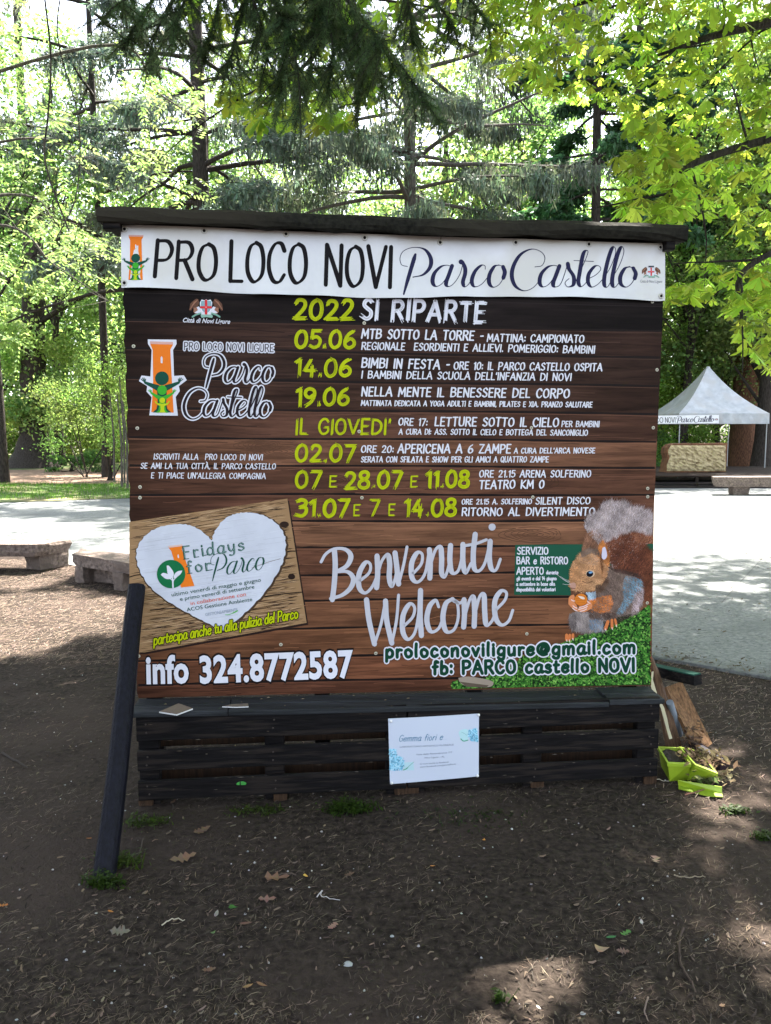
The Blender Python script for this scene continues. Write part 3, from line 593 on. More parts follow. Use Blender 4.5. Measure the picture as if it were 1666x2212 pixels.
def arms(pb, x, y, s, layer, dark):
    """coat of arms: red cross on a pale shield between two griffins"""
    f = lambda a, b: (x+(a-780)*s, y+(b-370)*s); g = lambda pts: [f(*p) for p in pts]
    br, lb = srgb(96,66,52), srgb(150,105,84)
    for sg in (-1, 1):
        m = lambda pts: g([(780+sg*(a-780), b) for a, b in pts])
        pb.poly(m([(930,260),(960,190),(1000,180),(1060,220),(1130,290),(1150,400),(1140,440),(1110,440),(1080,380),(1050,430),(1010,380),(960,350)]), br, layer)
        for q in range(7): pb.ribbon(m([(960+q*14, 200+q*8), (1050+q*16, 300+q*22)]), 9*s, lb, layer+1)
        pb.poly(m([(980,370),(1050,380),(1060,470),(1010,520),(960,480),(950,420)]), lb, layer+1)
        pb.poly(m([(940,350),(990,370),(960,430),(1040,490),(900,520),(800,560),(790,520),(860,470),(900,400)]), WHITE, layer+1)
        pb.ribbon(m([(900,500),(1000,530),(1080,580)]), 38*s, srgb(120,160,145), layer+2)
    pb.poly(g([(680,200),(740,215),(780,195),(820,215),(880,200),(915,260),(905,370),(880,450),(780,530),(680,450),(650,370),(645,260)]), srgb(232,232,238), layer+2)
    pb.poly(g([(668,225),(895,225),(900,370),(860,450),(780,515),(700,450),(662,370)]), srgb(130,160,168) if dark else srgb(200,205,215), layer+3)
    pb.poly(g([(752,205),(806,205),(806,525),(780,530),(752,525)]), srgb(205,52,58), layer+4); pb.poly(g([(650,345),(905,345),(900,395),(655,395)]), srgb(205,52,58), layer+5)
    pb.disc(*f(779, 368), 18*s, col=srgb(230,130,130), layer=layer+6)
    pb.poly(g([(665,530),(900,530),(930,560),(915,605),(780,585),(685,605),(660,560)]), srgb(140,178,162), layer+6)
    cc = srgb(30,24,24) if dark else srgb(50,55,70)
    pb.poly(g([(680,200),(670,150),(890,150),(880,200),(780,185)]), cc, layer+6)
    for q in range(5): pb.disc(*f(690+q*45, 140), 15*s, col=cc, layer=layer+7, n=8)

# ------------------------------------------------------------------ information board
bb = on_board(850, 1500); board = thing('information_board', (bb[0], bb[1]+.2, 0), 'large wooden event board with printed brown poster, felt roof and leaning pole', 'notice board')
def ytop(x): return 490+(x-265)*.0343
def ybot(x): return 1508-(x-285)*.0245
def lx(v): return np.interp(v, [0, .13, .55, 1], [264, 267, 279, 298])     # poster's left and right edges
def rx(v): return np.interp(v, [0, .16, .6, 1], [1433, 1432, 1413, 1407])
def uv(u, v):
    l, r = lx(v), rx(v); x = l+(r-l)*u; return x, ytop(x)+(ybot(x)-ytop(x))*v
# backing of plywood, battens, posts
mb = MB()
P = [on_board(*uv(u, v), -.004) for u, v in ((.004, .998), (.996, .998), (.996, .0), (.004, .0))]; Q = [p-BN*.022 for p in P]
mb.hexa([P[0], P[1], Q[1], Q[0], P[3], P[2], Q[2], Q[3]]); mb.part('back_panel', M['black_wood'], board)
for u in (.03, .36, .66, .965):
    mb = MB(); a = on_board(*uv(u, .99), -.055); b = on_board(*uv(u, .01), -.055); a[2] = -.25; mb.beam(a, b, .07, .055, up=BN, bev=.004); mb.part('post', M['black_wood'], board)
mb = MB()
for v in (.1, .5, .93): mb.beam(on_board(*uv(.004, v), -.095), on_board(*uv(.996, v), -.095), .022, .09, up=(0, 0, 1), bev=.003)
mb.part('rear_rail', M['black_wood'], board)
# leaning pole, squared with rounded arrises and a drying crack
pa = gz(209, 1920); pa[2] = -.12; pb_ = on_board(304, 1262, .045)
mb = MB(); dv = pb_-pa; dv = dv/np.linalg.norm(dv)
k = 14; prof = []
for i in range(k):
    a = i*2*math.pi/k; prof.append((abs(math.cos(a))**.75*math.copysign(1, math.cos(a)), abs(math.sin(a))**.75*math.copysign(1, math.sin(a))))
xx = np.cross(dv, [0, 0, 1.]); xx /= np.linalg.norm(xx); uu = np.cross(xx, dv); V = []; F = []
for i in range(13):
    t = i/12; c = pa+(pb_-pa)*t+xx*.006*math.sin(t*5); R = .040-.005*t
    for j, (p, q) in enumerate(prof):
        r_ = R*(1-(.30 if j == 10 else 0))*(1+random.uniform(-.02, .02)); V.append(c+xx*p*r_+uu*q*r_)
for i in range(12):
    for j in range(k): F.append((i*k+j, i*k+(j+1) % k, (i+1)*k+(j+1) % k, (i+1)*k+j))
F += [list(range(k))[::-1], [12*k+j for j in range(k)]]
part('brace_pole', V, F, M['pole'], board)
# roof: felt covered slab tipped forward with a rolled front edge, on beams
def on_roof(x, y, h): return pl(x, y, BOARD_Y-h)
A, B = on_roof(209, 462, .075), on_roof(1486, 501, .075); mb = MB(); rs = 26; prof = [(.0, -.036), (.012, -.045), (.03, -.04), (.45, .0), (.45, .035), (.05, .046), (.012, .038), (-.008, .018), (-.01, -.015)]
V = []; F = []
for i in range(rs+1):
    t = i/rs; c = A+(B-A)*t; c = c+np.array([0, 0, .004*math.sin(t*9)+random.uniform(-.003, .003)])
    for (d, z) in prof: V.append(c-BN*(d*.8+random.uniform(-.003, .003))+np.array([0, 0, z*.80+random.uniform(-.004, .004)*(1 if z > 0 else 1.6)]))
n = len(prof)
for i in range(rs):
    for j in range(n): F.append((i*n+j, i*n+(j+1) % n, (i+1)*n+(j+1) % n, (i+1)*n+j))
F += [list(range(n))[::-1], [rs*n+j for j in range(n)]]
roof = part('roof', V, F, M['roof'], board)
for (x0, x1, yy) in ((226, 262, 489), (1434, 1452, 534)):
    mb = MB(); mb.beam(on_roof(x0, yy-2, .03), on_roof(x1, yy-2, .03), .06, .04, bev=.004); mb.part('roof_beam', M['black_wood'], roof)
mb = MB(); mb.beam(on_board(270, 482, -.06), on_board(1430, 521, -.06), .06, .10, bev=.004); mb.part('roof_beam', M['black_wood'], roof)

# poster sheet: printed rows of planks, each row with its own tone
SE = [0.0, .162, .204, .263, .326, .392, .457, .518, .580, .643, .702, .757, .821, .876, .938, 1.0]
SY = [600, 636, 697, 758, 822, 885, 947, 1006, 1068, 1126, 1182, 1242, 1297, 1358, 1420, 1472, 1503]
SV = [(y-ytop(620))/(ybot(620)-ytop(620)) for y in SY]; SV[0] = .03; SV[-1] = 1
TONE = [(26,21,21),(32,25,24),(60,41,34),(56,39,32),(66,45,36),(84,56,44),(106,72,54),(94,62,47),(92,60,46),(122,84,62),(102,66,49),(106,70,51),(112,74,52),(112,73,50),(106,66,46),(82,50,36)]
ps = Print(); nu = 40
sheet_V = []; sheet_F = []; sheet_C = []
for r in range(16):
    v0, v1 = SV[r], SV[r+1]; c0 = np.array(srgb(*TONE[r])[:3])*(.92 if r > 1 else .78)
    lastc = None
    for sub in range(4):
        for q in range(nu+1):
            u = q/nu
            for vv in (0, 1):
                v = v0+(v1-v0)*(sub+vv)/4; x, y = uv(u, v)
                if q == 0: x += 1.6*math.sin(v*70)+1.2*math.sin(v*151)
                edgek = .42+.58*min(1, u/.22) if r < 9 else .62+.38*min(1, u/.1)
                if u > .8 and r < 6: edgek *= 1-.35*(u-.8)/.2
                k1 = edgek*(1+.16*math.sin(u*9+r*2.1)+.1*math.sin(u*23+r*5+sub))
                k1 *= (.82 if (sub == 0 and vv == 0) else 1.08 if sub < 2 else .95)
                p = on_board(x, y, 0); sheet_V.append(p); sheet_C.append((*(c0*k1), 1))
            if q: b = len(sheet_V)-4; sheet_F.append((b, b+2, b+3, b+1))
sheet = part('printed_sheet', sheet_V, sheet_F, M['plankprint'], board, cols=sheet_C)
p = Print()
for r in range(1, 16):
    if r == 16: break
    P = [uv(u, SV[r]+.0012*math.sin(u*8+r)) for u in np.linspace(.002, .998, 40)]
    p.ribbon(P, 4.2*np.array([1+.3*math.sin(q*1.3+r*3) for q in range(40)]), srgb(26,18,16), 1, caps=False)
    P2 = [(x, y+4.2) for x, y in P]; p.ribbon(P2, 1.8, tuple(v*1.35 for v in srgb(*TONE[min(r, 15)])[:3])+(1,), 1, caps=False)
# grain lines and knots
for q in range(420):
    r = random.choice(range(2, 16)); v = random.uniform(SV[r]+.004, SV[r+1]-.003); u = random.uniform(.02, .9); L = random.uniform(.02, .12); am = random.uniform(.0, .003); dk = random.random() < .7
    P = [uv(min(.995, u+L*t), v+am*math.sin(t*3+q)) for t in np.linspace(0, 1, 6)]; c = np.array(srgb(*TONE[r])[:3])*(random.uniform(.45, .75) if dk else random.uniform(1.25, 1.7))
    if u < .2: c = c*.6
    p.ribbon(P, random.uniform(.8, 1.8), (*c, 1), 1, caps=False)
for (kx, ky, kr, rr_) in ((700, 1040, 36, 8), (1145, 1040, 40, 8), (1070, 905, 26, 6), (600, 975, 36, 9), (560, 962, 30, 9), (1150, 1155, 40, 9), (860, 1205, 30, 11), (990, 1330, 36, 12)):
    for q in range(6):
        a = kr*(q+1)/6*1.7; b = kr*(q+1)/6*.42; P = [(kx+a*math.cos(t)*(1+.1*math.sin(3*t+q)), ky+b*math.sin(t)) for t in np.linspace(.3, 2*math.pi+.1, 22)]
        p.ribbon(P, 1.6, (*(np.array(srgb(*TONE[rr_])[:3])*.5), 1), 1, caps=False)
p.put('plank_seam_print', on_board, sheet)

# ---- event list
T4 = (596.5, 623.6, .4557)
def brush(t, x0, y0, x1, y1, h, w, col=LIME):
    w = w*.9
    p.text(t, x0, y0, x1, y1, h, col, 6, w, 'brush', shear=.06, track=16, jit=2)
def small(t, x0, y0, x1, y1, h): p.text(t, x0, y0, x1, y1, h*.96, WHITE, 6, max(4.9, h*.175), 'chisel', shear=.10, track=17, jit=1.6, sp=1.1)
for t, a in {
 '2022': [(85,143,362,147,92,20)], '05.06': [(90,278,372,282,82,18)], '14.06': [(90,415,352,415,82,18)], '19.06': [(94,553,343,550,80,18)], "IL GIOVEDI'": [(94,688,538,690,70,13)],
 '02.07': [(92,818,370,820,78,17)], '07': [(92,945,210,945,78,17)], '28.07': [(325,948,594,945,78,18)], '11.08': [(710,943,912,940,76,18)],
 '31.07': [(94,1078,340,1078,78,19)], '7': [(444,1075,486,1075,76,14)], '14.08': [(608,1078,850,1075,78,18)]}.items():
    p = Print(T4); brush(t, *a[0]); p.put('event_date', on_board, sheet)
p = Print(T4)
for a in ((252,940,285,940), (636,940,668,940), (366,1075,398,1075), (532,1075,563,1075)): brush('E', *a, 52, 9)
p.put('event_date', on_board, sheet)
p = Print(T4); p.text('SI RIPARTE', 405, 145, 985, 160, 94, WHITE, 6, 18, 'brush', shear=.06, track=20, jit=2, sp=.9); p.put('headline', on_board, sheet)
LINES = [[('MTB SOTTO LA TORRE -',405,235,980,245,45),('MATTINA: CAMPIONATO',1000,250,1457,256,36),('REGIONALE  ESORDIENTI E ALLIEVI. POMERIGGIO: BAMBINI',405,288,1508,306,35)],
 [('BIMBI IN FESTA -',405,373,820,382,45),('ORE 10: IL PARCO CASTELLO OSPITA',842,382,1543,390,36),("I BAMBINI DELLA SCUOLA DELL'INFANZIA DI NOVI",405,424,1397,436,35)],
 [('NELLA MENTE IL BENESSERE DEL CORPO',405,508,1388,518,43),('MATTINATA DEDICATA A YOGA ADULTI E BAMBINI, PILATES E XIA. PRANZO SALUTARE',403,554,1497,562,25)],
 [('ORE 17:',580,647,715,650,35),('LETTURE SOTTO IL CIELO',752,650,1337,654,42),('PER BAMBINI',1353,654,1530,655,27),('A CURA DI:',582,690,733,691,26),('ASS. SOTTO IL CIELO E BOTTEGA DEL SANCONIGLIO',752,691,1475,696,27)],
 [('ORE 20:',403,776,555,777,34),('APERICENA A 6 ZAMPE',577,778,1110,779,42),("A CURA DELL'ARCA NOVESE",1128,780,1510,779,25),('SERATA CON SFILATA E SHOW PER GLI AMICI A QUATTRO ZAMPE',403,822,1290,822,27)],
 [('ORE 21.15 ARENA SOLFERINO',963,893,1490,893,33),('TEATRO KM 0',963,948,1268,945,40)],
 [('ORE 21.15 A. SOLFERINO',880,1022,1210,1020,25),('SILENT DISCO',1230,1022,1487,1020,33),('RITORNO AL DIVERTIMENTO',880,1076,1508,1074,38)]]
for ln in LINES:
    p = Print(T4)
    for a in ln: small(*a)
    p.put('event_text', on_board, sheet)
T3 = (244, 677.9, .2604); p = Print(T3)
for t, *a in (('ISCRIVITI ALLA  PRO LOCO DI NOVI',340,1206,1240,1213,46),('SE AMI LA TUA CITTÀ, IL PARCO CASTELLO',232,1283,1348,1288,45),("E TI PIACE UN'ALLEGRA COMPAGNIA",318,1362,1265,1368,45)):
    p.text(t, *a, WHITE, 6, 7.5, 'chisel', shear=.1, track=17, jit=1.6, sp=1.1)
p.put('membership_text', on_board, sheet)
# ---- club logo
p = Print(T3)
p.poly([(290,212),(527,215),(530,250),(500,300),(508,515),(590,510),(614,550),(548,600),(556,640),(522,690),(540,845),(303,842),(322,692),(280,645),(285,600),(217,558),(238,512),(312,520),(322,300),(292,250)], WHITE, 3)
tower(p, lambda x, y: (x, y), 1, 4); p.put('tower_emblem', on_board, sheet)
p = Print(T3); p.text('PRO LOCO NOVI LIGURE', 592, 298, 1332, 316, 62, WHITE, 3, 27, track=15); p.text('PRO LOCO NOVI LIGURE', 592, 298, 1332, 316, 62, srgb(40,32,36), 6, 7, track=15)
fP = lambda x, y: (930+(x-228)*.85, 572+(y-322)*.93); fC = lambda x, y: (590+(x-742)*.897, 850+(y-322)*.95+(x-742)*.008)
for it, f in ((PARCO, fP), (CASTELLO, fC)):
    script(p, it, f, 19, 4, WHITE, 3, grow=27); script(p, it, f, 17, 4, srgb(30,22,28), 5, grow=6)
    script(p, it, f, 13, 2.5, srgb(150,148,158) if False else srgb(36,26,32), 6)
p.put('club_name', on_board, sheet)
p = Print(); arms(p, 445.6, 664, .0977, 3, True); p.put('coat_of_arms', on_board, sheet)
p = Print(); p.font('Città di Novi Ligure', 395.5, 696, 497.5, 699.5, 9.6, WHITE, 4, bold=.022, shear=.3); p.put('town_name', on_board, sheet)

# ---- heart picture
T5 = (260.3, 1057.5, .2604); p = Print(T5)
brd = [(75,268),(1385,75),(1545,1105),(200,1350),(150,1350),(100,805),(75,800)]
p.poly([(x+14, y+16) for x, y in brd], srgb(40,26,22), 2)
p.poly(brd, srgb(150,118,84), 3)
for q in range(2200):
    t = random.uniform(0, 1); x, y = [float(v[0]) for v in sample(brd, 1)]; L = random.uniform(40, 260); tone = random.choice([(48,32,24),(34,23,18),(170,138,104),(70,48,34),(190,158,122)])
    P = [(x+L*t_, y-L*t_*.14+2.5*math.sin(t_*4+q)) for t_ in np.linspace(-.5, .5, 5)]
    if all(inside(brd, np.array([a for a, _ in P]), np.array([b for _, b in P]))): p.ribbon(P, np.array([1, 3.5, 5, 3.5, 1])*random.uniform(.4, 1.2), srgb(*tone), 4, caps=False)
for (x0, y0, x1, y1) in ((78,725,170,705),(1170,890,1510,850),(1370,520,1450,510),(250,1000,500,985)): p.ribbon(cr([(x0,y0),((x0+x1)/2,(y0+y1)/2-4),(x1,y1)]), 9, srgb(28,18,14), 5)
p.disc(1420, 722, 30, 24, srgb(40,26,20), 5); p.disc(1360, 290, 38, 26, srgb(46,32,24), 5); p.disc(200, 722, 22, 10, srgb(80,50,34), 5)
p.put('weathered_wood_print', on_board, sheet)
p = Print(T5)
hp = cr([(758,420),(785,345),(860,248),(950,203),(1060,190),(1180,212),(1285,272),(1348,350),(1372,440),(1360,560),(1310,680),(1200,850),(1060,1000),(920,1120),(845,1168),(740,1115),(600,1045),(400,930),(250,810),(170,690),(135,580),(142,480),(200,390),(300,320),(430,290),(560,292),(665,338),(758,420)], 6)[:-1]
hp = [(x+(5*math.sin(i*1.7)), y+3*math.sin(i*2.9)) for i, (x, y) in enumerate(hp)]; cxh, cyh = 760, 640
p.poly([(cxh+(x-cxh)*1.02+6, cyh+(y-cyh)*1.02+8) for x, y in hp], srgb(70,52,38), 6); p.poly(hp, srgb(196,198,208), 7)
for q in range(260):
    x, y = [float(v[0]) for v in sample(hp, 1)]; L = random.uniform(60, 260); P = [(x+L*t_, y-L*t_*.14) for t_ in np.linspace(-.5, .5, 4)]
    if all(inside(hp, np.array([a for a, _ in P]), np.array([b for _, b in P]))): p.ribbon(P, random.uniform(1.5, 4), srgb(*random.choice([(180,182,192),(206,208,216),(186,188,196)])), 8, caps=False)
p.ribbon(cr([(1090,650),(1160,625),(1230,600),(1330,572)]), 4, srgb(120,108,100), 9)
p.put('white_heart_print', on_board, sheet)
p = Print(T5)
tw = lambda x, y: (455+(x-405)*.60+(y-230)*.17, 462+(y-230)*.585-(x-405)*.09)
p.poly([tw(*q) for q in [(310,250),(500,255),(478,295),(482,400),(505,820),(320,815),(335,560),(331,300)]], ORANGE, 10); p.poly([tw(*q) for q in [(308,225),(502,231),(502,252),(310,247)]], srgb(215,180,165), 10); p.disc(*tw(405, 385), 6, 16, WHITE, 11, ang=-.1)
p.disc(422, 700, 118, col=srgb(20,104,62), layer=12, n=40)
for P in ([(385,630),(405,632),(440,680),(442,715),(425,722),(395,700)], [(335,705),(360,690),(415,710),(425,735),(380,740)], [(515,670),(500,700),(460,730),(442,728),(455,695),(480,676)]): p.poly(P, WHITE, 13, smooth=4)
p.ribbon(cr([(432,725),(436,760),(438,812)]), [12]*13, WHITE, 13); p.ribbon(cr([(400,730),(428,748),(436,770)]), 7, WHITE, 13); p.ribbon(cr([(470,722),(446,745),(438,770)]), 7, WHITE, 13)
p.put('sapling_emblem', on_board, sheet)
p = Print(T5); GR = srgb(22,74,60)
def slab(t, x0, y0, x1, y1, h):
    p.text(t, x0, y0, x1, y1, h, GR, 11, 15, 'chisel', track=22)
    p.text(t, x0+3, y0, x1+3, y1, h, srgb(150,176,172), 13, 3, 'round', track=22)
slab('Fridays', 530, 572, 1030, 500, 100); slab('for', 556, 692, 752, 664, 96)
for (x0, y0, w_) in ((525,578,44),(612,562,40),(690,545,40),(556,697,40),(720,670,44)): p.ribbon([(x0,y0),(x0+w_,y0-w_*.14)], 6, GR, 12)
script(p, PARCO, lambda x, y: (885+(x-228)*.65, 705-(x-228)*.095+(y-322)*.72), 15, 4, GR, 12)
p.put('heart_title', on_board, sheet)
p = Print(T5)
for t, a, c in (('ultimo venerdì di maggio e giugno',(428,885,1168,762),GR),('e primo venerdì di settembre',(498,922,1113,818),GR),('in collaborazione con',(585,958,1043,880),srgb(205,88,66)),('ACOS Gestione Ambiente',(553,1010,1095,922),GR)):
    p.font(t, *a, 31, c, 12, bold=.004)
p.font('GESTIONEAMBIENTE', 708, 1048, 975, 1005, 25, srgb(140,150,165), 12); p.ribbon(cr([(868,1038),(900,1036),(940,1020),(972,1003)]), [1]+[5]*10+[9]*8, srgb(90,170,80), 13)
p.put('heart_text', on_board, sheet)
p = Print(T5); LT = 'partecipa anche tu alla pulizia del Parco'
p.text(LT, 278, 1288, 1472, 1064, 84, srgb(24,22,14), 12, 25, shear=.22, track=9, sp=.8); p.text(LT, 278, 1288, 1472, 1064, 84, LIME, 15, 12, shear=.22, track=9, sp=.8)
p.put('lime_slogan', on_board, sheet)

# ---- telephone, mail, greeting
p = Print()
p.font('info', 314, 1476, 411, 1474, 62, srgb(26,18,18), 5, bold=.075, caph=.73); p.font('info', 316.5, 1475, 408.5, 1473, 60, WHITE, 7, bold=.036, caph=.73)
p.font('324.8772587', 430, 1475, 767, 1462, 58, srgb(26,18,18), 5, bold=.075, caph=.70); p.font('324.8772587', 432.5, 1474, 764.5, 1461, 56, WHITE, 7, bold=.036, caph=.70)
p.put('telephone_number', on_board, sheet)
T6 = (677.9, 1084.6, .4557); p = Print(T6)
for (c, w_, l) in ((WHITE, 28.5, 15), (srgb(16,60,42), 15.5, 17)):
    p.text('proloconoviligure@gmail.com', 342, 735, 1520, 714, 62, c, l, w_, track=21); p.text('fb: PARCO castello NOVI', 564, 814, 1516, 800, 60, c, l, w_, track=20)
p.put('mail_address', on_board, sheet)
p = Print(T6); WG = srgb(186,184,192)
for S in ([(35,283),(58,245),(100,221),(150,224),(176,255),(158,300),(108,330)], [(108,330),(160,330),(188,362),(175,405),(135,440),(80,457)], [(98,228),(102,300),(97,390),(88,462)],
 [(212,378),(262,335),(268,295),(245,286),(215,340),(216,405),(245,430),(280,395),(303,330),(300,255)], [(300,255),(303,330),(298,405)], [(302,345),(322,280),(350,248),(360,290),(358,360),(372,398),(392,330),(385,240)], [(385,240),(394,310),(402,388)], [(402,388),(425,300),(442,212)],
 [(464,345),(508,295),(514,248),(490,240),(464,290),(466,358),(494,378),(528,335),(548,225)], [(548,225),(552,290),(550,360)], [(552,300),(576,228),(600,212),(606,265),(606,335),(622,352),(642,290),(648,205)],
 [(648,205),(645,275),(655,333),(684,325),(703,255),(707,200)], [(707,200),(707,285),(720,335),(745,290)], [(765,152),(756,240),(760,312),(784,325),(812,285),(836,185)], [(836,185),(832,262),(842,316),(864,320),(884,270)], [(718,206),(770,196),(818,178)]):
    p.pen(S, 25, 14, WG, 9)
p.disc(845, 118, 17, col=WG, layer=9)
for S in ([(250,462),(262,560),(288,672)], [(288,672),(318,580),(340,468)], [(340,468),(346,560),(370,668)], [(370,668),(392,560),(402,440)],
 [(424,590),(468,545),(478,500),(455,482),(424,535),(422,612),(447,650),(480,615),(498,520),(506,418)], [(506,418),(504,530),(510,632)],
 [(592,496),(578,465),(548,495),(536,560),(554,612),(590,600),(615,545)], [(658,458),(625,482),(612,552),(628,612),(664,604),(684,548),(680,480),(655,460),(690,478),(712,462)], [(712,462),(714,530),(710,592)],
 [(714,545),(738,465),(756,448),(762,515),(760,588)], [(762,535),(786,448),(806,440),(810,520),(818,582),(846,560),(866,505)], [(858,515),(905,465),(912,428),(886,422),(858,470),(862,548),(890,582),(924,562),(943,512)]):
    p.pen(S, 25, 14, WG, 9)
p.put('welcome_lettering', on_board, sheet)
# ---- green opening-hours box
p = Print(T6); p.poly([(955,202),(1610,198),(1606,236),(1210,442),(950,440)][:2]+[(1608,250),(1580,300),(1225,300),(1218,442),(950,440)], srgb(28,80,60), 4)
for t, a, h in (('SERVIZIO',(965,247,1110,247),33),('BAR e RISTORO',(962,293,1203,293),33),('APERTO',(962,342,1088,342),33)): p.text(t, *a, h, WHITE, 6, 5.6, track=16)
for t, a in (('durante',(1102,341,1158,341)),('gli eventi e dal 14 giugno',(962,370,1150,369)),('a settembre in base alla',(960,396,1142,395)),('disponibilità dei volontari',(960,422,1145,421))): p.text(t, *a, 17, WHITE, 6, 3.4, track=14)
p.put('opening_hours_box', on_board, sheet)
# ---- moss bank and squirrel photograph
p = Print(); ms = [(975,1488),(976,1472),(1040,1466),(1090,1452),(1150,1402),(1220,1388),(1254,1373),(1294,1361),(1340,1341),(1385,1320),(1404,1306),(1404,1479)]
p.poly(ms, srgb(34,66,26), 5)
n = 5200; x, y = sample(ms, n); a = rng.uniform(0, 6.28, n); s_ = rng.uniform(2, 5.5, n); cols = np.array([srgb(*c)[:3] for c in ((50,104,36),(80,140,54),(28,62,24),(118,165,76),(18,38,16),(66,118,44))])[rng.integers(0, 6, n)]*rng.uniform(.7, 1.2, (n, 1))
lim = ybot(x)-3; y = np.minimum(y, lim)
p.tris(np.stack([x+s_*np.cos(a), np.minimum(y+s_*np.sin(a), lim)], 1), np.stack([x+s_*np.cos(a+2.2)*.7, np.minimum(y+s_*np.sin(a+2.2)*.7, lim)], 1), np.stack([x+s_*np.cos(a+4)*.8, np.minimum(y+s_*np.sin(a+4)*.8, lim)], 1), np.hstack([cols, np.ones((n, 1))]), 6)
p.poly([(990,1464),(1012,1461),(1050,1467),(1066,1474),(1056,1484),(1010,1482),(994,1474)], srgb(150,135,120), 8, smooth=3); p.poly([(992,1472),(1056,1480),(1050,1485),(1008,1483)], srgb(90,78,66), 9)
p.put('moss_print', on_board, sheet)
TS = (1220.2, 1057.5, .1716); p = Print(TS)
tail = [(250,470),(300,345),(430,285),(480,195),(560,165),(650,190),(760,165),(805,245),(930,245),(1040,285),(1108,335),(1108,655),(990,690),(880,900),(600,980),(550,850),(440,700),(300,560)]
back = [(520,690),(620,640),(700,600),(900,560),(1108,640),(1108,665),(990,690),(1010,745),(1106,820),(1098,1440),(1000,1430),(975,1160),(850,1080),(620,1000),(550,880)]
lcol = [(215,790),(240,680),(280,560),(380,520),(470,600),(470,740),(400,800)]
body = [(540,950),(650,1020),(850,1070),(970,1150),(985,1300),(960,1450),(900,1540),(700,1600),(500,1610),(380,1560),(300,1500),(400,1400),(380,1250),(480,1180),(530,1080)]
haun = [(760,1090),(900,1100),(965,1140),(960,1240),(890,1290),(830,1400),(720,1540),(640,1560),(735,1380),(725,1200)]
strip_ = [(900,1210),(985,1250),(970,1400),(910,1530),(830,1560),(850,1400)]
head = [(200,800),(280,762),(400,780),(480,880),(545,900),(560,960),(530,1080),(470,1200),(400,1260),(300,1285),(200,1290),(120,1272),(60,1212),(68,1120),(78,1000),(115,900)]
ear = [(400,850),(430,720),(480,655),(528,740),(560,900),(540,980),(470,900)]
chest = [(270,1290),(385,1280),(385,1370),(300,1385)]
belly = [(60,1560),(150,1530),(400,1550),(520,1610),(490,1760),(300,1785),(240,1800),(80,1740),(48,1640)]
leg = [(500,1560),(720,1560),(900,1530),(800,1580),(660,1650),(480,1700)]
arm = [(320,1390),(480,1345),(590,1330),(612,1430),(570,1520),(440,1560),(330,1530),(290,1440)]
for P, c, a, n, L, W, sp in ((tail,(158,142,140),75,1500,70,9,.5),(tail,(190,178,182),70,500,80,7,.45),(lcol,(125,88,68),80,260,55,9,.4),(back,(104,60,42),55,900,70,10,.5),([(600,720),(800,700),(1000,820),(1060,1050),(980,1150),(700,1020),(600,940)],(66,36,30),50,420,65,10,.4),([(820,560),(1100,600),(1100,680),(900,680)],(150,100,76),40,160,65,8,.4),
  (belly,(140,128,124),-70,420,50,9,.5),([(300,1625),(470,1605),(480,1755),(380,1780),(305,1740)],(100,130,155),-80,170,40,9,.4),(leg,(110,96,88),-40,200,45,8,.4),(body,(120,100,90),-60,800,40,8,.5),(haun,(108,146,166),-50,420,48,8,.4),(strip_,(184,164,168),-60,200,45,8,.3),
  (head,(188,138,98),200,900,28,8,.7),([(150,860),(280,765),(400,790),(470,900),(380,960),(200,930)],(162,132,112),30,220,26,7,.6),([(70,1000),(160,960),(200,1120),(140,1200),(70,1180)],(206,142,92),230,160,24,7,.5),([(230,1180),(360,1120),(480,1120),(400,1240),(300,1270)],(196,150,110),-30,180,28,7,.5),
  (ear,(176,108,58),80,260,45,8,.3),([(400,780),(470,900),(540,940),(530,1060),(480,1150),(440,1000)],(170,118,80),250,200,36,8,.4),(chest,(176,196,212),-80,110,36,8,.4),(arm,(205,118,58),190,420,40,9,.35),([(400,1500),(600,1440),(600,1540),(420,1570)],(130,84,58),200,110,40,9,.4)):
    ly = 7 if P is tail or P is lcol else 8
    patch = n in (170, 200, 420, 220, 160, 180, 110, 500) and P not in (belly, leg, ear)
    if not patch:
        m_ = np.asarray(P, float).mean(0); p.poly([tuple(m_+(np.array(q)-m_)*.95) for q in P], tuple(np.array(srgb(*c)[:3])*.72)+(1,), ly, smooth=3)
    fur(p, P, int(n*(1.0 if patch else 1.5)), srgb(*c), a, L*(1.0 if patch else 1.15), W, ly+1, spread=sp)
    if not patch: fur(p, P, int(n*.35), tuple(np.array(srgb(*c)[:3])*.45)+(1,), a, L*.8, W*.8, ly+1, spread=sp); fur(p, P, int(n*.3), tuple(np.minimum(1, np.array(srgb(*c)[:3])*1.6))+(1,), a, L*.9, W*.7, ly+1, spread=sp)
for (P, c, a, n) in (([(520,960),(600,1000),(900,1060),(980,1150),(960,1110),(860,1090),(620,1040)],(70,52,46),30,160), ([(300,1500),(440,1555),(620,1540),(640,1600),(480,1640),(300,1600)],(84,66,58),-40,220), ([(380,1200),(470,1180),(530,1090),(545,1150),(480,1260),(390,1300)],(104,78,62),-60,160),
  ([(200,790),(290,750),(410,770),(440,850),(330,800),(210,860)],(112,92,80),60,160), ([(60,1600),(130,1560),(140,1700),(100,1780),(50,1680)],(100,90,88),-80,120), ([(480,1660),(690,1600),(860,1550),(760,1620),(640,1690),(480,1760)],(44,44,30),-30,200), ([(440,880),(475,760),(480,980),(470,1080)],(98,62,38),80,70)):
    fur(p, P, n, srgb(*c), a, 42, 8, 10, spread=.5)
p.poly([(470,735),(505,725),(530,830),(495,880),(462,850)], srgb(196,190,208), 11, smooth=3)
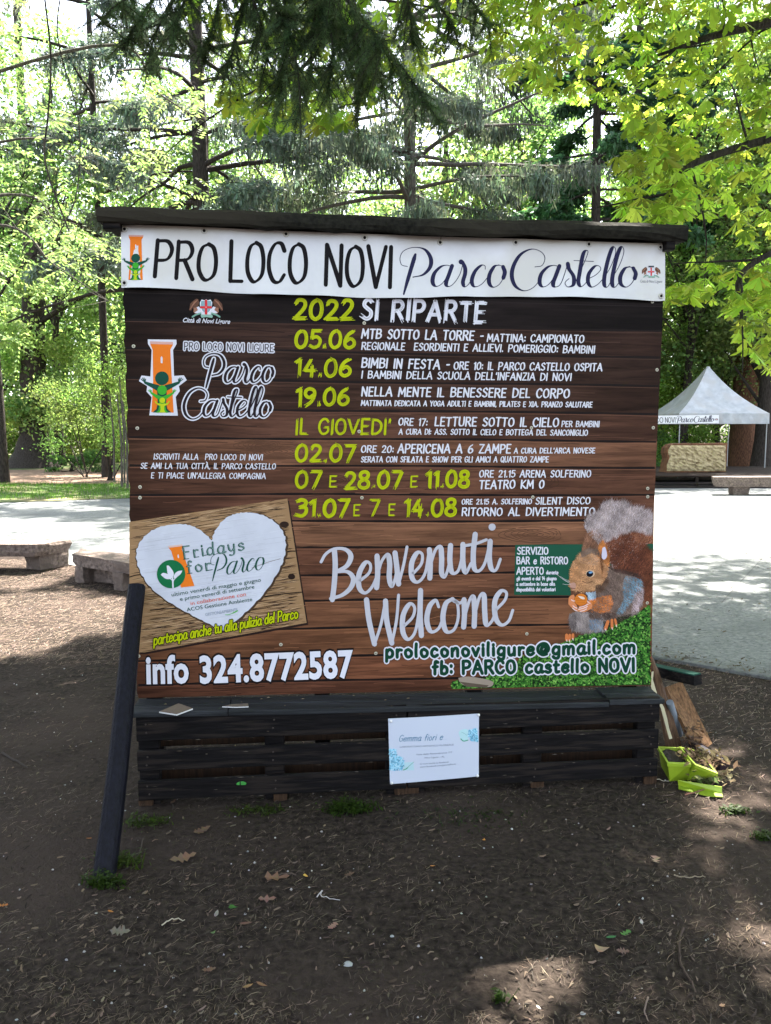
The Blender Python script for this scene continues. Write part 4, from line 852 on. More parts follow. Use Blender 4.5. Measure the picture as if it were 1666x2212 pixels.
for pw in ([(42,1440),(50,1355),(110,1322),(132,1400),(160,1520),(100,1500)], [(150,1530),(200,1450),(300,1400),(345,1470),(250,1540)]): p.poly(pw, srgb(206,130,86), 11, smooth=3)
p.disc(200, 1388, 84, 80, srgb(120,60,28), 12, n=28); p.disc(200, 1384, 80, 76, srgb(206,118,42), 13, n=28)
for q in range(5): p.ribbon(cr([(125+q*6, 1350+q*22), (200, 1345+q*24), (272-q*6, 1352+q*22)]), 4, srgb(160,84,30), 13)
p.poly([(160,1335),(235,1350),(245,1378),(200,1372)], srgb(224,204,186), 14, smooth=3)
for (x0, y0, x1, y1) in ((80,1385,120,1400),(100,1460,150,1490),(95,1490,150,1525),(180,1480,290,1440),(170,1505,280,1470),(190,1530,270,1500),(280,1400,315,1430)): p.ribbon(cr([(x0,y0),((x0+x1)/2,(y0+y1)/2+6),(x1,y1)]), 11, srgb(226,200,196), 14)
p.disc(318, 1058, 56, 46, srgb(208,178,150), 11); p.disc(312, 1060, 44, 38, srgb(18,16,24), 12, ang=-.3); p.disc(322, 1042, 26, 13, srgb(110,150,190), 13, ang=-.2)
p.ribbon(cr([(215,1150),(280,1175),(350,1150)]), 7, srgb(96,66,50), 12); p.ribbon(cr([(150,1275),(185,1290),(218,1272)]), 8, srgb(56,34,28), 12)
p.poly([(60,1180),(120,1170),(140,1220),(110,1260),(66,1220)], srgb(186,142,124), 11, smooth=3); p.ribbon([(80,1238),(130,1246)], 9, srgb(120,78,66), 12)
for (x0, y0, x1, y1) in ((60,1150,-60,1090),(62,1165,-40,1110),(60,1180,-110,1060),(70,1190,-30,1185)): p.ribbon(cr([(x0,y0),((x0+x1)/2,(y0+y1)/2+8),(x1,y1)]), 3, srgb(214,214,214), 12)
for (x0, y0, x1, y1, w_) in ((540,1660,510,1750,40),(590,1640,592,1735,34),(630,1635,645,1700,30),(20,1830,20,1885,40),(60,1830,55,1890,34),(100,1825,98,1870,34)): p.ribbon([(x0,y0),(x1,y1)], w_, srgb(200,116,66), 11); p.ribbon([(x1,y1),(x1+4,y1+24)], 9, srgb(226,214,210), 12)
p.put('squirrel_print', on_board, sheet)
# ---- screws with washers through the sheet
for (x, y) in ((289,748),(297,925),(303,1052),(303,1075),(1419,799),(1411,924),(1399,1055),(1399,1073),(787,698),(776,932),(1148,924),(782,1075),(1151,1074),(607,1392),(812,1411),(1138,1369),(1398,1302),(300,1417),(1409,652)):
    c = on_board(x, y, .0022); mb = MB(); mb.col = (.50, .47, .36, 1); mb.tube([c, c+BN*.0016], [.0078, .0070], 12); mb.col = (.16, .13, .10, 1); mb.tube([c+BN*.0016, c+BN*.004], [.0036, .003], 8)
    mb.part('screw', M['metal'], sheet)

# ------------------------------------------------------------------ white banner along the top
BT = lambda x: np.interp(x, [262, 520, 813, 1130, 1434], [485.5, 496, 508, 518, 527.5])
BB = lambda x: np.interp(x, [262, 371, 549, 723, 813, 919, 1004, 1120, 1237, 1321, 1370, 1414, 1434], [624, 625, 637, 641.5, 645, 645, 642, 642.5, 643.5, 645.5, 649, 652, 650.5])
def on_banner(x, y, h):
    t = (y-BT(x))/(BB(x)-BT(x)); d = .012+t*(.010+.009*math.sin(x*.021+1)+.006*math.sin(x*.047))+.004*math.sin(x*.018+t*2)
    return pl(x, y, BOARD_Y)+BN*(d+h)
bn = thing('hanging_banner', on_banner(848, 640, 0)*[1, 1, 0]+[0, 0, on_banner(848, 640, 0)[2]], 'long white vinyl banner with black lettering tied across the top of the board', 'banner')
V = []; F = []; nbx, nby = 90, 8
for i in range(nbx+1):
    for j in range(nby+1):
        x = 262+(1433.5-262)*i/nbx; t = j/nby; xx_ = x + (3.5*t if i == 0 else 0); V.append(on_banner(xx_, BT(x)+(BB(x)-BT(x))*t, 0))
for i in range(nbx):
    for j in range(nby): b = i*(nby+1)+j; F.append((b, b+1, b+nby+2, b+nby+1))
V2 = [v-BN*.0015 for v in V]; nV = len(V); F2 = [tuple(nV+q for q in f[::-1]) for f in F]
rim = [i for i in range(nby+1)]+[i*(nby+1)+nby for i in range(1, nbx+1)]+[nbx*(nby+1)+j for j in range(nby-1, -1, -1)]+[i*(nby+1) for i in range(nbx-1, 0, -1)]
F3 = [(rim[k], rim[(k+1) % len(rim)], nV+rim[(k+1) % len(rim)], nV+rim[k]) for k in range(len(rim))]
bcloth = part('banner_cloth', V+V2, F+F2+F3, M['banner'], bn, smooth=False)
T1 = (189.8, 433.8, .4232); INK = srgb(14,10,13)
p = Print(T1); tower(p, lambda x, y: (250+(x-405)*.40, 178+(y-230)*.397), .40, 2); p.put('tower_emblem', on_banner, bn)
p = Print(T1)
for t, a in (('PRO',(343,393,655,413)),('LOCO',(722,415,1115,428)),('NOVI',(1208,435,1546,446))): p.text(t, *a, 188 if t == 'PRO' else 206, INK, 2, 20, 'chisel', track=13)
p.put('banner_lettering', on_banner, bn)
T6b = (856.8, 515.2, .332); p = Print(T6b); NV = srgb(34,34,66)
script(p, PARCO, lambda x, y: (x, y), 27, 4.5, NV, 2); script(p, CASTELLO, lambda x, y: (x, y), 27, 4.5, NV, 2); p.put('banner_script', on_banner, bn)
p = Print(); arms(p, 1403, 589, .055, 2, False); p.font('Città di Novi Ligure', 1379, 612, 1427, 612.5, 6, srgb(120,120,130), 3, shear=.1); p.put('coat_of_arms', on_banner, bn)
def T1p(x, y): return (189.8+x*.4232, 433.8+y*.4232)
for (x, y) in [T1p(190,147), T1p(597,158), T1p(1012,172), T1p(1412,193), T1p(195,426)]+[(813.5+x*.4232, 461+y*.4232) for x, y in ((323,151),(705,153),(1080,160),(1442,177),(1445,425))]:
    c = on_banner(x, y, .0012); mb = MB(); k = 16; R0, R1 = .0062, .0135; V = []; F = []
    for (r_, h_) in ((R0, .0008), (R0*1.25, .0028), (R1*.85, .0028), (R1, .0004)):
        for i in range(k): a = i*2*math.pi/k; V.append(c+BX*r_*math.cos(a)+np.array([0, 0, 1])*r_*math.sin(a)+BN*h_)
    for q in range(3):
        for i in range(k): F.append((q*k+i, q*k+(i+1) % k, (q+1)*k+(i+1) % k, (q+1)*k+i))
    ey = part('eyelet', V, F, M['metal'], bn, cols=[(.48, .46, .42, 1)]*len(V))
    Vd = [c+BX*R0*1.05*math.cos(i*2*math.pi/k)+np.array([0, 0, 1])*R0*1.05*math.sin(i*2*math.pi/k)+BN*.0007 for i in range(k)]
    part('eyelet_hole', Vd, [list(range(k))], M['litter'], ey, cols=[(.012, .01, .01, 1)]*k)
for (x, y, dx, dy) in ((270.5, 496, -8, -5), (950, 524, 3, -16), (1424, 536, 9, 2)):
    a = on_banner(x, y, .004); b = on_banner(x+dx, y+dy, -.002); V, F = tube([a, (a+b)/2+[0, 0, -.004], b], .0016, 5); part('tie_wire', V, F, M['litter'], bn, cols=[(.03, .02, .02, 1)]*len(V))

# ------------------------------------------------------------------ pallet bench in front of the board
BO = np.array([0, BENCH_Y, 0.])/1
def on_bench(x, y, h=0.): return pl(x, y, BENCH_Y)+BN*h
def bxy(u, h, z):      # u metres along the bench front, h out of the front plane, z up
    return BL+BX*u+BN*h+np.array([0, 0, z])
BL = on_bench(300, 1740); BL[2] = 0; BR_ = on_bench(1419, 1700); BR_[2] = 0; BW = float(np.dot(BR_-BL, BX))
ztop = float(on_bench(300, 1538)[2]); zr = float(on_bench(1420, 1514)[2]); DEP = float(np.dot(BL-on_board(300, 1600), BN)) ; pass
TOPZ = (ztop+zr)/2
bench = thing('pallet_bench', bxy(BW/2, -.1, 0), 'low black painted bench made of upright wooden pallets under the event board', 'bench')
rows = []
for (ya, yb) in ((1546, 1603), (1623, 1667), (1687, 1729)):       # heights of the three front boards measured at the left end
    rows.append((float(on_bench(301, ya)[2]), float(on_bench(301, yb)[2])))
half = float(np.dot(on_bench(880, 1600)-BL, BX))
def board_piece(name, a, b, w_, h_, up, m, par, bev=.004, seg=6, rough=.0012, col=(1, 1, 1, 1)):
    mb = MB(); mb.col = col; mb.beam(a, b, w_, h_, up=up, bev=bev, seg=seg, rough=rough); return mb.part(name, m, par)
for (u0, u1) in ((0, half-.004), (half+.004, BW)):
    for k, (za, zb) in enumerate(rows):
        sh = random.uniform(-.004, .004); c = random.uniform(.8, 1.25)
        board_piece('slat', bxy(u0, -.011, (za+zb)/2+sh), bxy(u1, -.011, (za+zb)/2+sh+random.uniform(-.004, .004)), .022, za-zb, (0, 0, 1), M['black_wood'], bench, col=(c, c, c, 1))
    # uprights behind the slats and rear boards seen in the gaps
    for t in (.035, .5, .965):
        u = u0+(u1-u0)*t; board_piece('upright', bxy(u, -.022-.045, -.03 if t != .5 else .0), bxy(u, -.022-.045, TOPZ-.03), .05, .085, BX, M['black_wood'], bench)
    for z in (.10, .27): board_piece('rear_slat', bxy(u0+.01, -.135, z), bxy(u1-.01, -.135, z), .02, .10, (0, 0, 1), M['raw_wood'], bench, col=(.12, .085, .05, 1))
    for t in (.02, .52, .985): board_piece('foot', bxy(u0+(u1-u0)*t, -.05, -.05), bxy(u0+(u1-u0)*t, -.05, .075), .045, .06, BX, M['raw_wood'], bench, col=(.22, .18, .14, 1))
uR = BW-.24
tz = lambda u: ztop+(zr-ztop)*u/BW-.012
for (u0, u1, dz) in ((-.02, .38, .0), (.384, uR, .0), (uR+.004, BW+.018, .010)):
    for q in range(2):
        d0, d1 = (-.012+.02, -(DEP-.03)/2) if q == 0 else (-(DEP-.03)/2-.004, -(DEP-.012))
        mb = MB(); mb.beam(bxy(u0, (d0+d1)/2, tz(u0)+dz), bxy(u1, (d0+d1)/2, tz(u1)+dz), abs(d1-d0), .024, bev=.004, seg=8, rough=.0012); mb.part('top_board', M['black_top'], bench)
# ------------------------------------------------------------------ notice paper pinned to the slats
pc = [(838.5, 1551.5), (1034.5, 1540.5), (1034, 1676), (842.5, 1693)]
def pq(u, v): a = np.array(pc[0])*(1-u)+np.array(pc[1])*u; b = np.array(pc[3])*(1-u)+np.array(pc[2])*u; return a*(1-v)+b*v
def on_paper(x, y, h):
    u, v = (x-838)/197, (y-1545)/140; return on_bench(x, y)+BN*(.004+.006*math.sin(math.pi*np.clip(u, 0, 1))*(.6+.4*math.sin(v*4))+h)
pap = thing('notice_paper', on_paper(*pq(.5, 1), 0), 'white florist notice sheet with pale blue flowers pinned to the bench slats', 'notice')
V = [on_paper(*pq(i/12, j/8), 0) for i in range(13) for j in range(9)]; F = [(i*9+j, i*9+j+1, i*9+j+10, i*9+j+9) for i in range(12) for j in range(8)]
part('paper_sheet', V, F, M['paper'], pap, cols=[(.52, .56, .66, 1)]*len(V))
TP = (813.4+0, 1518.4, .27*.5423); p = Print(TP)
for bl, n in (([(190,670),(290,680),(300,770),(400,800),(410,900),(360,985),(200,985)], 420), ([(1360,400),(1480,365),(1495,560),(1400,570),(1345,480)], 260)):
    x, y = sample(bl, n); a = rng.uniform(0, 6.28, n); s_ = rng.uniform(8, 22, n); cols = np.array([srgb(*c)[:3] for c in ((150,205,226),(120,180,208),(96,150,176),(178,216,232))])[rng.integers(0, 4, n)]
    p.tris(np.stack([x+s_*np.cos(a), y+s_*np.sin(a)], 1), np.stack([x+s_*np.cos(a+2), y+s_*np.sin(a+2)], 1), np.stack([x+s_*np.cos(a+4), y+s_*np.sin(a+4)], 1), np.hstack([cols, np.ones((n, 1))]), 2)
p.poly([(410,870),(540,860),(552,985),(390,985)], srgb(176,206,214), 1); p.ribbon(cr([(392,982),(440,960),(490,910),(552,856)]), [12]*9+[5]*10, srgb(80,150,120), 3)
p.poly([(1205,430),(1240,390),(1345,385),(1350,520),(1300,555),(1245,530)], srgb(176,210,214), 1, smooth=3); p.ribbon(cr([(1240,520),(1280,552),(1345,540)]), 14, srgb(70,150,120), 3); p.ribbon(cr([(1250,420),(1290,440),(1330,470)]), 4, srgb(100,150,150), 3)
p.put('flower_print', on_paper, pap)
p = Print(TP); TE = srgb(70,120,150); GY = srgb(120,128,145)
p.text('Gemma fiori e', 325, 560, 965, 530, 92, TE, 3, 8, shear=.35, track=12); p.text('...', 985, 528, 1035, 526, 80, srgb(150,170,190), 3, 5, track=20)
p.font('LABORATORIO ARTISTICO FLOREALE', 345, 650, 1135, 614, 24, GY, 3)
for t, a in (('Viale della Rimembranza 7/7',(585,760,1115,725)),('Novi Ligure - AL',(705,808,1000,790)),('Ci trovi anche su facebook',(640,900,1065,868)),('www.facebook.com/gemmafiorie',(640,945,1165,900))): p.font(t, *a, 23, GY, 3, shear=.2)
p.put('notice_text', on_paper, pap)
for (u, v) in ((.03, .04), (.995, .02), (.985, .985), (.02, .98)):
    c = on_paper(*pq(u, v), .001); mb = MB(); mb.col = (.7, .7, .7, 1); mb.tube([c, c+BN*.004, c+BN*.007], [.0065, .0060, .002], 10); mb.part('pin', M['metal'], pap)
# things lying on the bench
def on_top(x, y, dz=.014):
    g = gz(x, y, TOPZ); u = float(np.dot(g-BL, BX)); return gz(x, y, tz(u)+dz)
def card(pts, th, col, ecol, name, label, cat, curl=.0):
    P = [on_top(*q)+np.array([0, 0, curl*(i % 2)]) for i, q in enumerate(pts)]; mb = MB(); Q = [q+np.array([0, 0, th]) for q in P]; n = len(P)
    mb.add(Q, [list(range(n))], col); mb.add(P, [list(range(n))[::-1]], col)
    for i in range(n): j = (i+1) % n; mb.add([P[i], P[j], Q[j], Q[i]], [(0, 1, 2, 3)], ecol)
    mb.solo(name, M['litter'], label, cat)
card([(344,1540),(386,1524),(417,1533),(382,1548)], .006, (.17, .13, .10, 1), (.62, .62, .62, 1), 'cardboard_scrap', 'brown cardboard scrap with white edge lying at the left end of the bench', 'cardboard', .004)
card([(480,1528),(500,1523),(536,1521),(537,1528),(510,1529)], .004, (.14, .11, .09, 1), (.6, .6, .6, 1), 'paper_strip', 'narrow torn strip with white edge lying on the bench top', 'paper')
lf = MB()
c = on_bench(522, 1692, .003); V = [c+BX*.022*math.cos(a)+np.array([0, 0, 1])*.009*math.sin(a)+BN*.004*math.cos(a*2) for a in np.arange(10)*.628]
solo('green_leaf', np.array(V), [list(range(10))], M['litter'], 'small green leaf stuck on the lowest bench slat', 'leaf', cols=[(.05, .25, .05, 1)]*10)
for q in range(26):
    x = random.uniform(330, 1400); yb_ = np.interp(x, [300, 1420], [1536, 1513]); y = yb_-random.uniform(3, 26); g = on_top(x, y, .014)
    if q == 0: mbx = MB()
    a = random.uniform(0, 3.14); s_ = random.uniform(.003, .010); mbx.add([g+[s_*math.cos(a), s_*math.sin(a), 0], g+[-s_*.4*math.sin(a), s_*.4*math.cos(a), .002], g+[-s_*math.cos(a), -s_*math.sin(a), 0]], [(0, 1, 2)], (.22, .17, .11, 1))
tag(mbx.part('bench_crumbs', M['litter'], None), 'dry crumbs and flakes lying on the bench top', 'litter', kind='stuff')

mbx = MB()
for q in range(110):
    za, zb = random.choice(rows); u = random.uniform(.02, BW-.02); z = random.choice([za, zb])+random.uniform(-.004, .004) if random.random() < .7 else random.uniform(zb, za); w_ = random.uniform(.003, .018); h_ = random.uniform(.0008, .003)
    g = bxy(u, .0016, z); mbx.add([g-BX*w_, g+np.array([0, 0, h_]), g+BX*w_*.7, g-np.array([0, 0, h_*.6])], [(0, 1, 2, 3)], random.choice([(.06, .045, .032, 1), (.10, .085, .07, 1), (.03, .025, .02, 1)]))
tag(mbx.part('paint_chips', M['litter'], bench), kind='stuff')
for (u0, u1) in ((0, half-.004), (half+.004, BW)):
    for (za, zb) in rows:
        for t in (.035, .5, .965):
            for dz in (-.018, .018):
                c = bxy(u0+(u1-u0)*t+random.uniform(-.006, .006), .0, (za+zb)/2+dz); mb = MB(); mb.col = (.05, .04, .035, 1); mb.tube([c, c+BN*.0022], [.0042, .0036], 7); mb.part('nail', M['litter'], bench)
# ------------------------------------------------------------------ rubbish pile at the right end
def boxpts(a, b, w_, h_, up=(0, 0, 1), **k): mb = MB(); mb.beam(a, b, w_, h_, up=up, **k); return mb
mb = boxpts(dp(1405, 1445, 3.98), dp(1508, 1469, 3.72), .055, .05, bev=.003, seg=4, rough=.001); V = np.array(mb.V)
t_ = thing('green_topped_beam', dp(1455, 1460, 3.85), 'short dark beam with green painted top face lying across the pile', 'beam'); mb.part('beam_body', M['black_wood'], t_)
a, b = dp(1407, 1437.5, 3.98), dp(1506, 1459, 3.72); mb = MB(); mb.beam(a+[0, 0, .005], b+[0, 0, .005], .052, .006); mb.col = (.05, .16, .12, 1); mb.C = [(.015, .06, .045, 1)]*len(mb.V); mb.part('painted_top', M['litter'], t_)
def quad_plank(name, pts, th, mat, label, cat, col, bev=.003):
    P = [np.array(q) for q in pts]; n = np.cross(P[1]-P[0], P[3]-P[0]); n /= np.linalg.norm(n)
    if n[1] > 0: n = -n
    Q = [q-n*th for q in P]; mb = MB(); mb.col = col; mb.hexa([Q[0], Q[1], P[1], P[0], Q[3], Q[2], P[2], P[3]]); return mb.solo(name, mat, label, cat)
b0, b1 = gz(1508, 1629, .0), gz(1539, 1606, .02)
quad_plank('tan_board', [b0, b1, dp(1473, 1472, 3.93), dp(1439, 1484, 3.90)], .02, M['raw_wood'], 'wide tan wooden board leaning with its foot beside the planters', 'board', (.8, .66, .52, 1))
quad_plank('brown_board', [gz(1446, 1625, 0), gz(1476, 1618, 0), dp(1424, 1450, 3.86), dp(1403, 1405, 3.84)], .018, M['raw_wood'], 'narrow dark brown board leaning against the end of the event board', 'board', (.42, .36, .33, 1))
ed = [(1405,1452),(1403,1470),(1409,1492),(1417,1510),(1428,1530),(1434,1553),(1440,1575),(1446,1597)]; V = []; F = []
for i, (x, y) in enumerate(ed):
    D = np.interp(y, [1450, 1600], [3.80, 3.52]); wj = 7+random.uniform(-1.5, 1.5); V += [dp(x, y, D), dp(x+wj, y-2, D), dp(x+wj, y-2, D+.03), dp(x, y, D+.03)]
for i in range(len(ed)-1):
    for j in range(4): F.append((i*4+j, i*4+(j+1) % 4, i*4+4+(j+1) % 4, i*4+4+j))
F += [[3, 2, 1, 0], [len(V)-4+j for j in range(4)]]
solo('foam_strip', np.array(V), F, M['litter'], 'jagged cream foam strip along the edge of the narrow brown board', 'foam strip', cols=[(.50, .45, .32, 1)]*len(V))
V, F = tube([dp(1447, 1517, 3.80), gz(1473, 1592, .03)+np.array([0, .03, 0])], [.018, .018], 14); mbp = MB(); mbp.add(V, [list(f) for f in F], (.22, .25, .29, 1)); mbp.F.append(list(range(14))); mbp.solo('grey_tube', M['litter'], 'grey plastic tube standing between the two leaning boards', 'tube', smooth=False)
mb = boxpts(gz(1497, 1608, .035), gz(1566, 1655, .03), .05, .045, bev=.004, seg=3, rough=.001); mb.C = [(.035, .02, .025, 1)]*len(mb.V)
t_ = thing('dark_carton', gz(1530, 1632, 0), 'long dark carton with a pinkish white top lying behind the planters', 'carton'); mb.part('carton_body', M['litter'], t_)
mb = boxpts(gz(1512, 1611, .062), gz(1556, 1641, .057), .034, .004); mb.C = [(.42, .33, .34, 1)]*len(mb.V); mb.part('carton_print', M['litter'], t_)
def planter(front, back, zf, name, label, tilt=0.):
    """front: rimL, rimR, botR, botL picture points; back: rimL, rimR"""
    fl, fr = gz(*front[0], zf+tilt), gz(*front[1], zf-tilt); br, bl = gz(*front[2], .004), gz(*front[3], .004)
    Bl, Br = gz(*back[0], zf+tilt), gz(*back[1], zf); d = (Bl-fl); dn = d/np.linalg.norm(d)
    bbl, bbr = bl+d-dn*.03, br+d-dn*.03; ins = lambda q, c, s: c+(q-c)*s
    ctop = (fl+fr+Bl+Br)/4; cbot = (bl+br+bbl+bbr)/4; o = thing(name, (bl+br)/2, label, 'planter', 'lime green planter boxes')
    outer = [bl, br, bbr, bbl]+[ins(q, ctop, .93) for q in (fl, fr, Br, Bl)]; inner = [ins(q, ctop, .84) for q in (fl, fr, Br, Bl)]; low = [ins(q, cbot, .8)+np.array([0, 0, .03]) for q in (bl, br, bbr, bbl)]
    V = outer+inner+low; F = [(3, 2, 1, 0), (0, 1, 5, 4), (1, 2, 6, 5), (2, 3, 7, 6), (3, 0, 4, 7), (8, 9, 13, 12), (9, 10, 14, 13), (10, 11, 15, 14), (11, 8, 12, 15), (12, 13, 14, 15)]
    part('planter_body', V, F, M['plastic'], o, cols=[(1, 1, 1, 1)]*len(V))
    rt = [ins(q, ctop, 1.0)+np.array([0, 0, .002]) for q in (fl, fr, Br, Bl)]; ri = [ins(q, ctop, .84)+np.array([0, 0, .003]) for q in (fl, fr, Br, Bl)]; rb = [q-np.array([0, 0, .014]) for q in rt]; rib = [ins(q, ctop, .94)-np.array([0, 0, .0135]) for q in (fl, fr, Br, Bl)]
    V = rt+ri+rb+rib; F = []
    for i in range(4): j = (i+1) % 4; F += [(i, j, 4+j, 4+i), (8+i, 8+j, j, i), (12+i, 12+j, 8+j, 8+i)]
    part('planter_rim', V, F, M['plastic'], o, cols=[(1.05, 1.05, 1.05, 1)]*len(V))
    sV = [ins(q, ctop, .86)-np.array([0, 0, .009]) for q in (fl, fr, Br, Bl)]
    V = []; F = []
    for i in range(7):
        for j in range(7): u, v = i/6, j/6; V.append((sV[0]*(1-u)+sV[1]*u)*(1-v)+(sV[3]*(1-u)+sV[2]*u)*v+np.array([0, 0, random.uniform(-.005, .007)]))
    F = [(i*7+j, i*7+7+j, i*7+8+j, i*7+j+1) for i in range(6) for j in range(6)]
    part('planter_soil', V, F, M['litter'], o, cols=[(.03, .024, .02, 1)]*len(V)); return o, ctop
pl1, ct1 = planter([(1442,1650),(1494,1652),(1488,1684),(1447,1688)], [(1420,1613),(1470,1615)], .095, 'lime_planter', 'lime green planter box with dark soil, nearest the bench end')
pl2, ct2 = planter([(1502,1653),(1551,1672),(1537,1690),(1486,1686)], [(1467,1613),(1510,1622)], .10, 'lime_planter', 'lime green planter box tilted to the right, full of dead plants', .006)
t0, t1, t2, t3 = gz(1464,1685,.035), gz(1560,1700,.03), gz(1561,1722,.004), gz(1466,1697,.004)
V = [t0, t1, t2, t3, gz(1478,1716,.003)*0+gz(1530,1722,.003)]; tr = thing('lime_tray', gz(1510,1708,0), 'flat lime green saucer tray lying on its side in front of the planters', 'tray')
mb = MB(); mb.col = (1, 1, .9, 1)
tt = [t0, t1, gz(1560,1713,.006), gz(1466,1697,.006)]; mb.add(tt+[q+np.array([0, .004, 0]) for q in tt], [(0, 3, 2, 1), (4, 5, 6, 7), (0, 1, 5, 4), (1, 2, 6, 5), (3, 0, 4, 7)]); mb.part('tray_side', M['plastic'], tr)
bt = [gz(1466,1697,.006), gz(1560,1713,.006), gz(1562,1721,.005), gz(1530,1719,.005), gz(1466,1703,.005)]; mb = MB(); mb.col = (.8, .85, .8, 1)
mb.add([q for q in bt]+[q-np.array([0, 0, .004]) for q in bt], [(0, 4, 3, 2, 1), (5, 6, 7, 8, 9), (4, 9, 8, 3), (3, 8, 7, 2), (2, 7, 6, 1)]); mb.part('tray_floor', M['plastic'], tr)
def debris(c, r, n, cols, label, up=.08):
    V = []; F = []; Cc = []
    for i in range(n):
        o = c+np.array([random.gauss(0, r[0]), random.gauss(0, r[1]), abs(random.gauss(0, up))]); o[2] = max(o[2], .01); L = random.uniform(.015, .05); a = random.uniform(0, 6.28); e = random.uniform(-.6, .9); d = np.array([math.cos(a), math.sin(a), e])*L/2; w_ = np.array([-math.sin(a), math.cos(a), random.uniform(-.5, .5)])*random.choice([.002, .003, .008, .011])
        b = len(V); V += [o-d, o-w_, o+d+w_*.3, o+w_]; F.append((b, b+1, b+2, b+3)); Cc += [(*(np.array(random.choice(cols))*random.uniform(.6, 1.3)), 1)]*4
    o = solo('dead_plants', np.array(V), F, M['litter'], label, 'dead plant', cols=Cc); return o
debris(gz(1522, 1640, .09), (.045, .045), 420, [(.26, .19, .10), (.14, .085, .05), (.20, .15, .07), (.09, .055, .035)], 'tangle of dry brown dead plants spilling from the tilted planter', .012)
debris(gz(1497, 1607, .07), (.03, .04), 120, [(.22, .12, .06), (.10, .06, .04)], 'small curl of dry brown leaves between the leaning boards and planters', .05)
debris(gz(1545, 1680, .02), (.05, .03), 120, [(.34, .28, .16), (.30, .22, .13)], 'pale dry stalks heaped on the ground right of the planters', .012)
debris(gz(1520, 1692, .02), (.035, .012), 70, [(.08, .12, .03), (.12, .13, .05)], 'wilted green sprigs hanging over the lime tray', .02)
twig([(1407, 1686), (1424, 1688), (1446, 1691)], .0022, (.42, .38, .3), 'pale stalk lying left of the planters')

# ------------------------------------------------------------------ stone benches across the soil
def rock(mb, corners, th, seg=(8, 4), rough=.02, col=(1, 1, 1, 1)):
    """slab from 4 top corners (a,b,c,d) with thickness th, rough edges"""
    a, b, c, d = [np.array(q, float) for q in corners]; V = []; F = []; n, m = seg; idx = {}
    lay = [(1.0, 0.0, 1), (1.0, .25, 0), (.985, .62, 0), (.95, 1.0, 0)]; cen = (a+b+c+d)/4
    def ringpts():
        P = []
        for (p, q, s) in ((a, b, n), (b, c, m), (c, d, n), (d, a, m)): P += [p+(q-p)*i/s for i in range(s)]
        return P
    R = ringpts(); K = len(R)
    for (sc_, t, _) in lay:
        for q in R: v = cen+(q-cen)*sc_*random.uniform(1-rough*.6, 1+rough*.6); V.append(v-np.array([0, 0, th*t])+np.array([random.uniform(-1, 1), random.uniform(-1, 1), random.uniform(-1, 1)])*rough*(.35 if t else .5)*np.array([1, 1, .6]))
    for l in range(3):
        for i in range(K): F.append((l*K+i, (l+1)*K+i, (l+1)*K+(i+1) % K, l*K+(i+1) % K))
    F += [list(range(K)), [3*K+i for i in range(K)][::-1]]; mb.add(V, F, col)
def stone_bench(name, label, top, th, legs, z):
    o = thing(name, np.mean([q for q in top], axis=0)*[1, 1, 0], label, 'bench', 'stone slab benches around the square'); mb = MB(); rock(mb, top, th, (10, 4), .018); mb.part('seat_slab', M['granite'], o)
    for lg in legs: mb = MB(); rock(mb, lg, z-th, (3, 3), .025, (.75, .7, .65, 1)); mb.part('support_stone', M['granite'], o)
def rect(c, dx, dy, ang, z): ca, sa = math.cos(ang), math.sin(ang); return [np.array([c[0]+x*ca-y*sa, c[1]+x*sa+y*ca, z]) for x, y in ((-dx, -dy), (dx, -dy), (dx, dy), (-dx, dy))]
z1 = .33; A = gz(77, 1177, z1); B = gz(154, 1166, z1); dirL = np.array([-1, .10, 0]); Lb = 1.9
lg1 = rect(gz(104, 1227), .20, .13, math.atan2((B-A)[1], (B-A)[0]), z1-.13); lg2 = rect(gz(-60, 1226), .2, .14, .2, z1-.13)
stone_bench('stone_bench', 'rough grey stone bench cut by the left edge of the picture', [A+dirL*Lb, A, B, B+dirL*Lb], .14, [lg1, lg2], z1)
z2 = .30; A = gz(156, 1197, z2); B = gz(345, 1226, z2); C_ = gz(345, 1216, z2)+np.array([0, .22, 0]); D_ = gz(157, 1190, z2)+np.array([.02, .2, 0])
lg1 = rect((A+(B-A)*.13)*[1, 1, 0]+[0, .14, 0], .07, .12, -.55, z2-.115); lg2 = rect((A+(B-A)*.60)*[1, 1, 0]+[0, .12, 0], .07, .12, -.5, z2-.115); lg3 = rect((A+(B-A)*.36)*[1, 1, 0]+[0, .24, 0], .24, .05, -.55, z2-.115)
stone_bench('stone_bench', 'pinkish stone slab bench half hidden behind the left edge of the board', [A, B, C_, D_], .12, [lg1, lg2, lg3], z2)
# far right bench before the stage
A = dp(1544, 1030, 19.2); A[2] = .46; stone_bench('stone_bench', 'pale grey stone slab bench before the wooden stage below the tent', [A, A+np.array([2.6, -.15, 0]), A+np.array([2.6, .5, 0]), A+np.array([.1, .45, 0])], .24, [rect(A+[.7, .2, 0], .2, .15, 0, .24), rect(A+[2., .15, 0], .2, .15, 0, .24)], .46)

